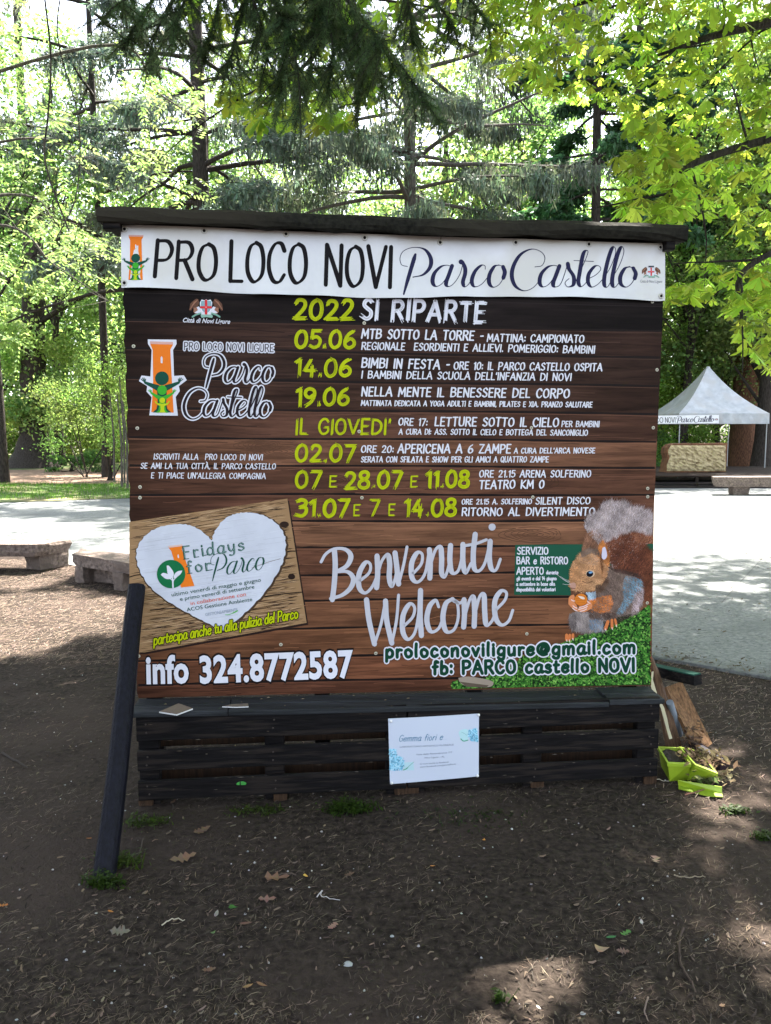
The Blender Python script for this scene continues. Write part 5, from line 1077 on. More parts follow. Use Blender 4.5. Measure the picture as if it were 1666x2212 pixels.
# ------------------------------------------------------------------ stage, bread slice prop, tent
SX0, SY0, SZ = 6.2, 21.6, .36
stage = thing('wooden_stage', (SX0+4, SY0+3, 0), 'low dark wooden stage of pallets at the far side of the square', 'stage')
for q in range(9):
    y = SY0+q*.62; mb = MB(); mb.beam((SX0, y+.3, SZ-.02), (SX0+10, y+.3, SZ-.02), .60, .04, bev=.004, seg=4, rough=.004); mb.C = [(2.2, 1.7, 1.4, 1)]*len(mb.V); mb.part('deck_board', M['black_wood'], stage)
for q in range(8):
    x = SX0+q*1.22
    for z, h in ((.29, .07), (.15, .06), (.05, .07)):
        if z == .29: continue
        mb = MB(); mb.beam((x+.01, SY0-.01, z), (x+1.20, SY0-.01+.0, z), .022, h, bev=.003, seg=3, rough=.003); mb.C = [(random.uniform(2.2, 3.6),)*3+(1,)]*len(mb.V); mb.part('front_slat', M['black_wood'], stage)
    mb = MB(); mb.beam((x, SY0+.05, 0), (x, SY0+.05, SZ-.05), .09, .08, up=(1, 0, 0)); mb.C = [(2, 1.8, 1.6, 1)]*len(mb.V); mb.part('stage_post', M['black_wood'], stage)
# bread slice prop
Dp = 23.2; f0 = lambda x, y: dp(x, y, Dp)
outl = [(1436,1027),(1440,1008),(1443,996),(1440,985),(1442,974),(1450,967),(1462,964.5),(1500,964),(1545,964),(1572,963.5),(1571,975),(1570,1000),(1568,1026)]
P = [f0(*q) for q in outl]; mn = min(q[2] for q in P); P = [q+np.array([0, 0, SZ-mn]) for q in P]; n = len(P); bk = [q+np.array([0, .5, 0]) for q in P]
br = thing('bread_slice_prop', P[6]*[1, 1, 0]+[0, .2, SZ], 'big prop shaped like a slice of bread with brown crust standing on the stage', 'stage prop')
mb = MB(); mb.add(P+bk, [list(range(n)), [n+i for i in range(n)][::-1]]+[(i, n+i, n+(i+1) % n, (i+1) % n) for i in range(n)], (1, 1, 1, 1)); mb.part('crust', rough_mat('bread_crust', (.08, .035, .018, 1), (.20, .09, .045, 1), 6, .8, .3), br)
cen = np.mean(P, axis=0); nfx, nfy = 22, 14; V = []; F = []
lo, hi = np.array([outl[0][0]+7, 968.5]), np.array([1567, 1024])
for i in range(nfx+1):
    for j in range(nfy+1):
        x, y = lo[0]+(hi[0]-lo[0])*i/nfx, lo[1]+(hi[1]-lo[1])*j/nfy
        if i == 0: x += [10, 4, 1, 0, 0, 1, 3, 3, 1, 0, -2, -3, -3, -3, -3][j]
        q = f0(x, y)+np.array([0, 0, SZ-mn]); q[1] -= .012+.05*random.random()*(0 < i < nfx)*(0 < j < nfy); V.append(q)
F = [(i*(nfy+1)+j, i*(nfy+1)+j+1, (i+1)*(nfy+1)+j+1, (i+1)*(nfy+1)+j) for i in range(nfx) for j in range(nfy)]
part('crumb_face', V, F, rough_mat('bread_crumb', (.16, .11, .055, 1), (.46, .37, .22, 1), 9, .9, .9, bdist=.05, lo=.3, hi=.55), br)
# tent
TC = dp(1525, 900, 27.6); TC[2] = 0; hw = 1.5; ze = dp(1525, 893, 26.1)[2]; zb = dp(1525, 915.5, 26.1)[2]; zp = dp(1525, 796, 27.6)[2]
tent = thing('canopy_tent', TC, 'white peaked canopy tent with lettered front valance beyond the square', 'tent')
cor = [TC+np.array([sx*hw, sy*hw, ze]) for sx, sy in ((-1, -1), (1, -1), (1, 1), (-1, 1))]
for s in range(4):
    a, b = cor[s], cor[(s+1) % 4]; V = []; F = []; ns, nr = 12, 10
    for i in range(nr+1):
        t = i/nr; k = 1-t; z = ze+(zp-ze)*(.68*t+.32*t**2.6); r_ = .045+(1-.045)*k
        for j in range(ns+1):
            e = a+(b-a)*j/ns; q = TC+(e-TC)*[r_, r_, 0]; sag = -.10*math.sin(math.pi*j/ns)*math.sin(math.pi*min(1, t*1.1))*k; V.append((q[0], q[1], z+sag))
    F = [(i*(ns+1)+j, i*(ns+1)+j+1, (i+1)*(ns+1)+j+1, (i+1)*(ns+1)+j) for i in range(nr) for j in range(ns)]
    part('roof_panel', V, F, M['tent'], tent, smooth=True)
    dn = np.array([0, 0, -(ze-zb)]); n = 14; o_ = (a+b)/2-TC; o_[2] = 0; o_ = o_/np.linalg.norm(o_)
    V = []
    for j in range(n+1): e = a+(b-a)*j/n; V += [e, e+dn+o_*.015*math.sin(j*1.9)]
    part('valance', V, [(2*j, 2*j+1, 2*j+3, 2*j+2) for j in range(n)], M['tent'], tent)
V, F = tube([TC+[0, 0, zp-.04], TC+[0, 0, zp+.05], TC+[0, 0, zp+.07]], [.075, .07, .03], 12); part('peak_cap', V, F, M['tent'], tent, smooth=True)
for sx, sy in ((-1, -1), (1, -1), (1, 1), (-1, 1)):
    mb = MB(); q = TC+np.array([sx*(hw-.05), sy*(hw-.05), 0]); mb.beam(q, q+[0, 0, ze-.02], .03, .03, up=(0, 1, 0), bev=.004); mb.C = [(.30, .31, .33, 1)]*len(mb.V); mb.part('tent_leg', M['metal'], tent)
def on_val(x, y, h): q = dp(x, y, TC[1]-hw-.03); q[1] -= h*8; return q
T7 = (1388.3, 759.2, .1667); p = Print(T7); p.poly([(-180,835),(990,822),(990,932),(-180,940)], srgb(232,232,236), 1)
for t, a in (('PRO',(-160,921,-60,921)),('LOCO',(70,921,265,921)),('NOVI',(292,921,424,920))): p.text(t, *a, 66, srgb(70,70,80), 2, 7, track=13)
fv = lambda x, y: (440+(x-20)*.315, 918+(y-322)*.30-(x-20)*.006)
script(p, PARCO, fv, 11, 4, srgb(70,70,90), 2); script(p, CASTELLO, fv, 11, 4, srgb(70,70,90), 2); arms(p, 955, 880, .06, 2, False); p.put('valance_lettering', on_val, tent)
for j in range(10):
    c = on_val(1409+j*23.6, 895.5, .001); V, F = tube([c, c+np.array([0, -.01, 0])], [.013, .013], 8); part('valance_clip', V, F, M['metal'], tent, cols=[(.12, .12, .13, 1)]*len(V))

# ------------------------------------------------------------------ vegetation
def unit(v): return v/(np.linalg.norm(v, axis=-1, keepdims=True)+1e-9)
def quads(c, d, L, W, col, fold=0.):
    n = len(c); r = rng.normal(size=(n, 3)); s = unit(np.cross(d, r)); L = np.broadcast_to(L, (n,))[:, None]; W = np.broadcast_to(W, (n,))[:, None]
    V = np.stack([c-d*L/2, c+s*W/2, c+d*L/2, c-s*W/2], 1).reshape(-1, 3); return V, np.arange(4*n).reshape(-1, 4), np.repeat(col, 4, 0)
def limb(p0, d, L, r0, sag=.0, wob=.06, n=8, up=.0):
    P = [np.array(p0, float)]; d = np.array(d, float); d /= np.linalg.norm(d)
    for i in range(n): d = d+rng.normal(0, wob, 3)+np.array([0, 0, up-sag]); d /= np.linalg.norm(d); P.append(P[-1]+d*L/n)
    return np.array(P), np.linspace(r0, r0*.3, n+1)
def crown_cols(n, idx, v=.35): 
    k = rng.uniform(1-v, 1+v, idx.max()+1)[idx][:, None]*rng.uniform(.75, 1.3, (n, 1)); hue = rng.uniform(.9, 1.12, (idx.max()+1, 3))[idx]*rng.uniform(.93, 1.07, (n, 3)); return np.hstack([k*hue, np.ones((n, 1))])
def deciduous(base, H, r, cb, cr_, nl, ls, trunk_mat, leafm, label, cat='tree', name='broadleaf_tree', group=None, lean=(0, 0), clumps=70, tint_=(1, 1, 1), flat_=.55, trunk_r_top=.35):
    base = np.array(base, float); o = thing(name, base, label, cat, group)
    ts = np.linspace(0, 1, 12); P = np.stack([base[0]+lean[0]*ts+.12*np.sin(ts*5+base[0]), base[1]+lean[1]*ts, -.2+(H*.92+.2)*ts], 1); R = r*(1-ts*(1-trunk_r_top))+r*.55*np.exp(-ts*14)
    V, F = tube(P, R, 10); part('trunk', V, F, trunk_mat, o, smooth=True)
    parts = []; cens = []
    for q in range(clumps):
        t = rng.uniform(cb/H, 1); a = rng.uniform(0, 6.28); prof = math.sin(math.pi*min(1, max(.08, (t*H-cb)/(H-cb)*.86+.14)))**.6; rad = cr_*prof*rng.uniform(.35, 1)**.6
        c = np.array([base[0]+lean[0]*t+rad*math.cos(a), base[1]+lean[1]*t+rad*math.sin(a), t*H]); cens.append(c)
        if q % 2 == 0:
            t0 = max(.12, t-.14-.1*rng.random()); p0 = np.array([np.interp(t0*H, P[:, 2], P[:, 0]), np.interp(t0*H, P[:, 2], P[:, 1]), t0*H]); Pm = cr([p0, (p0+c)/2+[0, 0, .06*rad]+rng.normal(0, .12, 3), c], 4); v, f = tube(Pm, np.linspace(max(.02, r*.28), .012, len(Pm)), 5); parts.append((v, f))
    V, F, _ = merge(parts); part('branches', V, F, trunk_mat, o)
    cens = np.array(cens); idx = rng.integers(0, clumps, nl); sg = cr_*.17
    c = cens[idx]+rng.normal(0, 1, (nl, 3))*[sg, sg, sg*flat_]; d = unit(rng.normal(0, 1, (nl, 3))*[1, 1, .5]-[0, 0, .35])
    col = crown_cols(nl, idx); col[:, :3] *= np.array(tint_); V, F, Cc = quads(c, d, ls*rng.uniform(.7, 1.3, nl), ls*rng.uniform(.4, .7, nl), col)
    part('crown', V, F, leafm, o, cols=Cc); return o
def conifer(base, H, r, zs, Lf, label, trunk_mat, leafm, name='conifer', ntw=26, per=26, ls=.16, lw=.05, droop=.10, hang=.35, tint_=(1, 1, 1), cat='tree', dead=0, az=None, sag=.05, slope=.15, topL=None):
    base = np.array(base, float); o = thing(name, base, label, cat)
    ts = np.linspace(0, 1, 14); P = np.stack([base[0]+.05*np.sin(ts*6), base[1]+0*ts, -.2+(H+.2)*ts], 1); V, F = tube(P, r*(1-ts*.6)+r*.4*np.exp(-ts*20), 12); part('trunk', V, F, trunk_mat, o, smooth=True)
    br = []; cs = []; ds = []; ix = []; k = 0
    for z in zs:
        for a in (az if az is not None else rng.uniform(0, 6.28, 4)):
            a = a+rng.normal(0, .25); L = Lf(z)*rng.uniform(.7, 1.1); d = [math.cos(a), math.sin(a), slope+rng.normal(0, .08)]
            Pb, Rb = limb([base[0], base[1], z+rng.uniform(-.2, .2)], d, L, .018+.011*L, sag=sag, n=9); br.append(tube(Pb, Rb, 5))
            if dead and rng.random() < dead: 
                for q in range(6):
                    i = rng.integers(3, 9); P2, R2 = limb(Pb[i], rng.normal(0, 1, 3)-[0, 0, .6], L*.22, .008, n=4); br.append(tube(P2, R2, 4))
                continue
            for q in range(int(ntw*(.5+L/6))):
                t = rng.uniform(.22, 1)**.75; i = t*9; p = np.array([np.interp(i, range(10), Pb[:, j]) for j in range(3)]); side = rng.choice([-1, 1]); dd = unit(np.array([math.cos(a+side*1.0), math.sin(a+side*1.0), -.1+rng.normal(0, .15)])); tl = L*.26*(1.15-t*.6)*rng.uniform(.4, 1)
                if q % 3 == 0: br.append(tube(np.array([p, p+dd*tl*.5-[0, 0, .02], p+dd*tl-[0, 0, droop*tl*2]]), [.008, .006, .003], 3))
                s = rng.uniform(0, 1, per); c = p+dd*(s*tl)[:, None]+rng.normal(0, .05+.012*L, (per, 3))*[1, 1, .7]; c[:, 2] -= droop*tl*s*2; hg = rng.random(per) < hang; c[hg, 2] -= rng.uniform(0, .35, hg.sum())*min(1, L/3)
                e = unit(dd+rng.normal(0, .5, (per, 3))*[1, 1, .6]-np.array([0, 0, .25])); e[hg] = unit(rng.normal(0, .25, (hg.sum(), 3))+[0, 0, -1]); cs.append(c); ds.append(e); ix.append(np.full(per, k)); k += 1
    V, F, _ = merge(br if all(f[1].shape[1] == 4 for f in br) else br); part('branches', V, F, trunk_mat, o)
    c = np.vstack(cs); d = np.vstack(ds); ix = np.concatenate(ix); n = len(c); col = crown_cols(n, ix, .3); col[:, :3] *= np.array(tint_)
    V, F, Cc = quads(c, d, ls*rng.uniform(.6, 1.3, n), lw*rng.uniform(.6, 1.3, n), col); part('crown', V, F, leafm, o, cols=Cc); return o

def at(px, D): return np.array([(px-CX)/FPX*D*1.0/1., D, 0.])
# --- centre and left conifers
def X(px, D, py=300): r = ray(px, py); return r[0]/r[1]*D
conifer((X(430, 24), 24, 0), 22, .31, [5.5,6.6,7.6,8.5,9.4,10.4,11.5,12.6,13.8,15,16.4], lambda z: 6.0 if z < 12 else 5, 'tall blue green cedar with dark trunk behind the left half of the board', M['bark'], M['lf_cedar'], 'cedar_tree', ntw=24, per=44, ls=.21, lw=.06, hang=.3, dead=.25, tint_=(1, 1, 1), sag=.05)
conifer((X(884, 24), 24, 0), 22, .23, [6.2,7.4,8.5,9.6,10.8,12,13.4,15,16.5], lambda z: 5.4, 'tall spruce with bare grey trunk and drooping limbs behind the board centre', M['bark_grey'], M['lf_cedar'], 'spruce_tree', ntw=24, per=44, ls=.24, lw=.05, hang=.75, dead=.15, tint_=(.85, .82, .74), sag=.04, slope=.16, az=[0.05, .9, 2.2, 3.1, 4.4, 5.4])
conifer((X(1290, 28), 28, 0), 21, .22, [5.6,6.6,7.6,8.7,9.8,11,12.2,13.4,14.8,16.4,18], lambda z: 3.5 if z < 14 else 2.8, 'dark green fir with flat layered boughs behind the right end of the board', M['bark'], M['lf_fir'], 'fir_tree', ntw=30, per=44, ls=.24, lw=.10, hang=.05, droop=.14, tint_=(1.35, 1.4, 1.25), slope=.0)
conifer((X(52, 42), 42, 0), 27, .36, [7,8.6,10,11.8,13.6,15.4,17.4], lambda z: 5.2, 'dark cedar trunk with grey green boughs at the upper left', M['bark'], M['lf_cedar'], 'cedar_tree', ntw=16, per=34, ls=.28, lw=.09, dead=.3, sag=.05)
conifer((X(205, 27), 27, 0), 21, .15, [8.2,9.6,11,12.4,13.8,15.4], lambda z: 4.6, 'brownish half bare cedar between the two left cedars', M['bark'], M['lf_cedar'], 'cedar_tree', ntw=20, per=36, ls=.2, lw=.05, dead=.45, hang=.6, tint_=(.85, .74, .66))
deciduous((X(660, 29), 29, 0), 16, .19, 11, 3.0, 5000, .15, M['bark_grey'], M['lf_far'], 'slender leaning tree with thin crown between cedar and spruce', lean=(-.5, 0), clumps=30, name='slender_tree')
conifer((X(1378, 31), 31, 0), 22, .25, [9.5,11,12.5,14,15.6,17.5], lambda z: 3.8, 'dark conifer with black trunk right of the layered fir', M['bark'], M['lf_fir'], 'fir_tree', ntw=24, per=34, ls=.26, lw=.10, dead=.2)
# --- right side trees
deciduous((X(1500, 32), 32, 0), 19, .17, 6.5, 4.2, 15000, .2, M['bark'], M['lf_far'], 'thin straight dark tree rising behind the peak of the tent', lean=(.2, 0), name='thin_tree', tint_=(.9, 1, .8))
deciduous((X(1603, 33, 980), 33, 0), 18, .52, 4.6, 4.2, 15000, .2, M['bark_red'], M['lf_far'], 'stout tree with reddish lower trunk behind the tent', lean=(.3, 0), name='stout_tree', trunk_r_top=.6, tint_=(1, 1.15, .8))
deciduous((X(1640, 31, 980), 31, 0), 16, .30, 5, 3.6, 16000, .2, M['bark'], M['lf_far'], 'dark leaning tree at the tent right rear leg', lean=(.9, 0), name='leaning_tree', trunk_r_top=.7)
deciduous((X(1462, 35, 980), 35, 0), 13, .32, 2.4, 4.0, 22000, .2, M['bark'], M['lf_far'], 'forked dark tree behind the bread shaped prop', lean=(.2, 0), name='forked_tree')
deciduous((X(1550, 34, 940), 34, 0), 14, .11, 2.0, 2.8, 9000, .17, M['bark'], M['lf_far'], 'thin dark trunk between tent peak and stout tree', lean=(-.8, 0), name='thin_tree')
for (px, D, H_, r_, lb) in ((104, 36, 19, .20, 'dark slim trunk between the two left cedars, far back'), (560, 40, 20, .2, 'dark slim trunk right of the left cedar, far back'), (1065, 38, 19, .2, 'dark slim trunk right of the grey spruce, far back'), (1190, 42, 20, .22, 'dark slim trunk left of the layered fir, far back'), (1450, 40, 20, .24, 'dark slim trunk left of the tent peak, far back'), (320, 37, 18, .15, 'dark slim trunk left of the left cedar, far back')):
    deciduous((X(px, D), D, 0), H_, r_, 9, 3.4, 5200, .22, M['bark'], M['lf_far'], lb, name='slender_tree', clumps=36, tint_=(.75, .9, .75), lean=(rng.uniform(-.8, .8), 0))
# --- far woodland: shared crowns, each tree its own thing
proto = []
for q in range(3):
    s_ = deciduous((0, 200, 0), 14+q*1.2, .22, 1.6+q*.6, 4.4, 7500, .27, M['bark'], M['lf_far'], 'woodland tree', group=None, clumps=80, name='woodland_tree', tint_=[(1.0, 1.1, 1.0), (.7, .9, .75), (1.25, 1.2, 1.1)][q]); proto.append(s_)
FARW = [(-30,44),(34,50),(118,47),(180,52),(246,44),(330,48),(400,38),(520,44),(620,52),(735,42),(830,50),(960,38),(1040,47),(1120,36),(1200,46),(1330,52),(1420,43),(1500,52),(1575,45),(1665,42),(1720,36),(-90,38),(-160,46),(1810,46)]
FL = ['at the far left edge of the picture', 'left of the broad old trunk', 'behind the left lawn, right of the broad old trunk', 'between the broad old trunk and the board', 'just left of the board edge', 'behind the left cedar trunk, on its left', 'behind the left cedar trunk, on its right', 'between the left cedar and the slender tree', 'right of the slender tree above the board roof', 'left of the grey spruce trunk', 'directly behind the grey spruce trunk', 'right of the grey spruce trunk', 'between spruce and layered fir', 'behind the left boughs of the layered fir', 'behind the right boughs of the layered fir', 'between layered fir and the tent', 'left of the tent peak', 'behind the tent peak', 'between the tent and the stout red trunk', 'at the far right edge of the picture', 'beyond the right edge of the picture, nearest', 'beyond the left edge of the picture, nearest', 'beyond the left edge of the picture, farthest', 'beyond the right edge of the picture, farthest']
for i, (px, D) in enumerate(FARW):
    o = proto[i % 3] if i < 3 else copy_tree(proto[i % 3]); o.location = (X(px, D), D, 0); k = random.uniform(.85, 1.2); o.scale = (k, k, k*random.uniform(.9, 1.15)); o.rotation_euler.z = random.uniform(0, 6.28)
    o['group'] = 'woodland trees beyond the lawns and the square'; o['label'] = 'leafy woodland tree '+FL[i]
# --- broad trunk left, with ivy cap
c0 = at(70, 34); c0[0] = X(70, 34, 960); big = thing('broad_old_tree', c0, 'broad old trunk with flared foot and sunlit leafy cap across the left lawn', 'tree')
ts = np.linspace(0, 1, 16); P = np.stack([c0[0]+.5*ts, c0[1]+0*ts, -.2+12*ts], 1); R = .62*(1-.5*ts)+.75*np.exp(-ts*22); R = R*(1+.04*np.sin(ts*40)); V, F = tube(P, R, 14); V += rng.normal(0, .03, V.shape); part('trunk', V, F, M['bark'], big)
n = 9000; cc = np.array([[0, -.5, 2.6], [.5, -.3, 2.3], [-.6, -.3, 2.3], [.9, 0, 3.6], [-1., -.5, 4.6], [1.6, -.4, 5], [0, -1, 5.6], [-2, 0, 6.4], [2.6, 0, 6.8], [-3, 0, 3.9], [.8, -1, 7.6]]); ix = rng.integers(0, len(cc), n); c = c0+cc[ix]+rng.normal(0, 1, (n, 3))*[.55, .4, .35]
V, F, Cc = quads(c, unit(rng.normal(0, 1, (n, 3))-[0, 0, .6]), .2*rng.uniform(.6, 1.3, n), .11, crown_cols(n, ix)*[1.7, 1.7, 1.5, 1]); part('crown', V, F, M['lf_far'], big, cols=Cc)
brs = []
for (dx, z, dz) in ((-3, 5.2, 1.3), (3.2, 5.8, 1.6), (-2.4, 7.4, 1.5), (2.2, 8.2, 1.2), (1.8, 3.2, .5)): Pm = cr([c0+[0, 0, z], c0+[dx*.5, -.2, z+dz*.6], c0+[dx, -.4, z+dz]], 5); brs.append(tube(Pm, np.linspace(.14, .05, len(Pm)), 6))
V, F, _ = merge(brs); part('branches', V, F, M['bark'], big)
deciduous((X(-4, 24, 1000), 24, 0), 13, .17, 7.0, 3.2, 7000, .18, M['bark'], M['lf_far'], 'tree cut by the left picture edge with flared foot on the lawn', name='edge_tree', tint_=(.7, .9, .7))
# low dark bough hanging left behind the lawn, shrubs and saplings
def shrub(px, D, w_, h, n, ls, label, tint_=(1, 1, 1), z0=.1, stems=5, name='shrub'):
    b = np.array([X(px, D, 980), D, 0]); o = thing(name, b, label, 'shrub'); cl = 16; cen = np.stack([rng.uniform(-w_/2, w_/2, cl), rng.uniform(-w_/3, w_/3, cl), z0+rng.uniform(0, 1, cl)**.8*h], 1); ix = rng.integers(0, cl, n)
    c = b+cen[ix]+rng.normal(0, 1, (n, 3))*[w_*.11, w_*.11, h*.09]; c[:, 2] = np.maximum(c[:, 2], .03); col = crown_cols(n, ix); col[:, :3] *= np.array(tint_); V, F, Cc = quads(c, unit(rng.normal(0, 1, (n, 3))-[0, 0, .3]), ls*rng.uniform(.7, 1.3, n), ls*.5, col); part('foliage', V, F, M['lf_far'], o, cols=Cc)
    st = []
    for q in range(stems): e = b+cen[q]; st.append(tube(cr([b+[rng.uniform(-.1, .1), 0, 0], (b+e)/2+rng.normal(0, .06, 3), e], 4), np.linspace(.028, .01, 9), 5))
    V, F, _ = merge(st); part('stems', V, F, M['bark'], o); return o
shrub(182, 27, 2.6, 2.6, 5200, .11, 'loose green shrub with thin stems right of the broad trunk', (.85, .95, .75), .9)
shrub(235, 25, 1.8, 3.2, 4200, .11, 'tall thin shrub of saplings near the board left edge', (1, 1.1, .8), .8, 7)
shrub(150, 30.5, 1.4, .5, 900, .12, 'low dark bush on the far lawn edge below the shrub stems', (.5, .7, .5))
shrub(206, 30, 1.2, .7, 900, .12, 'low dark bush at the foot of the saplings', (.45, .65, .5))
shrub(20, 44, 5, 2.6, 5200, .18, 'bright hedge beyond the lawn at the far left', (1.3, 1.3, .8))
shrub(130, 46, 8, 3.0, 7000, .2, 'bright hedge mass beyond the lawn behind the broad trunk', (1.3, 1.3, .8))
shrub(255, 42, 6, 3.0, 6000, .18, 'bright undergrowth just left of the board edge', (1.3, 1.25, .8))
shrub(1440, 33, 3.2, 3.4, 7000, .15, 'light green undergrowth behind the bread shaped prop', (1.2, 1.3, .7))
shrub(1520, 38, 5, 3.4, 7000, .17, 'yellow green undergrowth behind the tent', (1.4, 1.35, .6))
shrub(1640, 40, 5, 3.6, 7000, .17, 'bright undergrowth right of the tent trunks', (1.4, 1.35, .7))
shrub(1418, 29, 1.1, 1.5, 1500, .12, 'small blue green bush beside the bread shaped prop', (.7, 1., .9))
shrub(1580, 48, 8, 4.0, 5000, .2, 'pale undergrowth far behind the stout tree', (1.3, 1.3, .8))
for (px, D, h, lb) in ((262, 22, 2.6, 'second from the board edge'), (268, 23.5, 3.2, 'tallest of the row'), (274, 21, 2.4, 'nearest the board edge'), (246, 24, 2.8, 'farthest left of the row')):
    b = np.array([X(px, D, 1000), D, 0]); V, F = tube([b, b+[.03, 0, h*.5], b+[-.05, 0, h]], [.035, .028, .015], 6); o = solo('bare_sapling', V, F, M['bark_grey'], 'thin bare sapling stem left of the board, '+lb, 'sapling', 'bare sapling stems left of the board'); 

# --- horse chestnut: trunk out of the picture to the right, boughs reaching over the board
def compound(c, ax, size, col, k=6):
    """palmate leaves: c centres, ax axis, k leaflets of two folded quads each"""
    n = len(c); up = unit(rng.normal(0, .35, (n, 3))+[0, 0, 1]); s = unit(np.cross(ax, up)); up = np.cross(s, ax); Vs = []; Fs = []; Cs = []; b = 0
    for q in range(k):
        ph = (q-(k-1)/2)/(k-1)*math.radians(230)+rng.normal(0, .08, n); w_ = 1-.38*abs(q-(k-1)/2)/((k-1)/2); L = (size*w_*rng.uniform(.85, 1.1, n))[:, None]
        d = unit(ax*np.cos(ph)[:, None]+s*np.sin(ph)[:, None]-np.array([0, 0, 1])*rng.uniform(.2, .75, n)[:, None]); e = unit(np.cross(d, up)); f = np.cross(e, d)
        fold = rng.uniform(.02, .10, n)[:, None]*L; wd = L*rng.uniform(.16, .21, n)[:, None]; dr = np.array([0, 0, -1])*L*rng.uniform(.02, .2, n)[:, None]
        B = c; M1 = c+d*L*.55+dr*.25; T = c+d*L+dr; L1 = c+d*L*.38+e*wd*.55-f*fold*.5+dr*.15; L2 = c+d*L*.78+e*wd-f*fold+dr*.55; R1 = c+d*L*.38-e*wd*.55-f*fold*.5+dr*.15; R2 = c+d*L*.78-e*wd-f*fold+dr*.55
        V = np.stack([B, L1, L2, T, R2, R1, M1], 1).reshape(-1, 3); i0 = (np.arange(n)*7+b)[:, None]; Vs.append(V)
        Fs += [i0+np.array([0, 1, 2, 6]), i0+np.array([6, 2, 3, 4]), i0+np.array([0, 6, 4, 5])]; b += 7*n; Cs.append(np.repeat(col*np.hstack([rng.uniform(.85, 1.15, (n, 1))]*3+[np.ones((n, 1))]), 7, 0))
    return np.vstack(Vs), np.vstack(Fs), np.vstack(Cs)
def region_pts(poly, n, D0, D1, holes=(), p=1.0):
    x, y = sample(poly, n); m = np.ones(n, bool)
    for (hx, hy, hr) in holes: m &= (x-hx)**2+(y-hy)**2 > hr*hr*rng.uniform(.6, 1.1, n)
    x, y = x[m], y[m]; D = D0+(D1-D0)*rng.uniform(0, 1, len(x))**p; return np.array([dp(a, b, c) for a, b, c in zip(x, y, D)])
ch = thing('horse_chestnut', (7.6, 8.2, 0), 'horse chestnut with bright lime backlit leaves hanging into the top right', 'tree')
ts = np.linspace(0, 1, 10); V, F = tube(np.stack([7.6+0*ts, 8.2+.0*ts, -.2+10*ts], 1), .34-.15*ts+.2*np.exp(-ts*12), 14); part('trunk', V, F, M['bark'], ch, smooth=True)
parts = []; RG = [([(1050,-60),(1730,-60),(1730,300),(1460,330),(1330,240),(1150,190),(1065,170),(1045,80)], 640, 6.2, 11.5, [(1540,300,30)], 1.),
 ([(1400,250),(1500,300),(1560,380),(1540,470),(1490,470),(1400,340),(1340,260)], 90, 6.0, 9., [], 1.), ([(1330,330),(1440,300),(1500,400),(1480,500),(1400,480),(1345,450)], 110, 5.4, 8, [], 1.),
 ([(1560,250),(1730,250),(1730,560),(1600,520),(1545,400)], 150, 6.0, 11, [(1560,510,45)], 1.), ([(1490,540),(1560,560),(1730,540),(1730,720),(1640,700),(1600,740),(1570,660),(1500,640)], 120, 5.8, 9, [], 1.),
 ([(1580,600),(1730,640),(1730,830),(1640,790),(1600,730)], 55, 5.6, 7.5, [], 1.), ([(1425,610),(1520,600),(1500,640),(1440,650)], 22, 5.6, 6.6, [], 1.),
 ([(390,-40),(600,-40),(580,90),(470,110),(400,60)], 34, 5.8, 8, [], 1.), ([(480,170),(560,150),(820,150),(815,250),(760,270),(640,275),(520,260),(480,210)], 110, 5.4, 7.5, [], 1.), ([(560,-40),(1000,-40),(1010,110),(880,160),(560,150)], 120, 5.8, 9, [], 1.), ([(1030,-60),(1240,-60),(1200,210),(1120,170),(1050,110)], 60, 6, 9, [], 1.)]
pts = []
for (poly, n, D0, D1, hl, pw) in RG: pts.append(region_pts(poly, int(n*1.35), D0, D1, hl, pw))
C1 = keep_open(np.vstack(pts)); n = len(C1); ax = unit(rng.normal(0, 1, (n, 3))*[1, 1, .3]+[-.35, -.25, -.25]); V1 = compound(C1, ax, rng.uniform(.095, .16, n), jcol((1, 1, 1), n, .5, .16), 6)
# shade canopy higher up, over the board and the near square
def canopy(n, xr, yr, zf, clump=.7, ncl=60):
    cx_ = rng.uniform(*xr, ncl); cy_ = rng.uniform(*yr, ncl); i = rng.integers(0, ncl, n); x = cx_[i]+rng.normal(0, clump, n); y = cy_[i]+rng.normal(0, clump, n); z = zf(x, y)+rng.uniform(0, 1.6, n); return np.stack([x, y, z], 1)
zf = lambda x, y: np.maximum(6.6, 2.6+.56*np.maximum(y, 0))
C2 = np.vstack([canopy(21000, (-.5, 8.5), (1.5, 11.4), zf, .9, 420), canopy(2500, (-1.5, 2), (-1.5, 7.5), zf, .6, 40), canopy(2600, (2.5, 10), (8, 16.0), lambda x, y: 2.2+.53*y, .7, 46)])
C2 = keep_open(np.vstack([C2, canopy(4200, (-5.5, .5), (9.2, 13.5), lambda x, y: 2.8+.56*y, .6, 46)])); n = len(C2); V2_ = compound(C2, unit(rng.normal(0, 1, (n, 3))*[1, 1, .3]), rng.uniform(.15, .24, n), jcol((1, 1, 1), n, .3, .1), 5)
V, F, Cc = merge([V1, V2_]); part('crown', V, F, M['lf_chest'], ch, cols=Cc)
bs = []
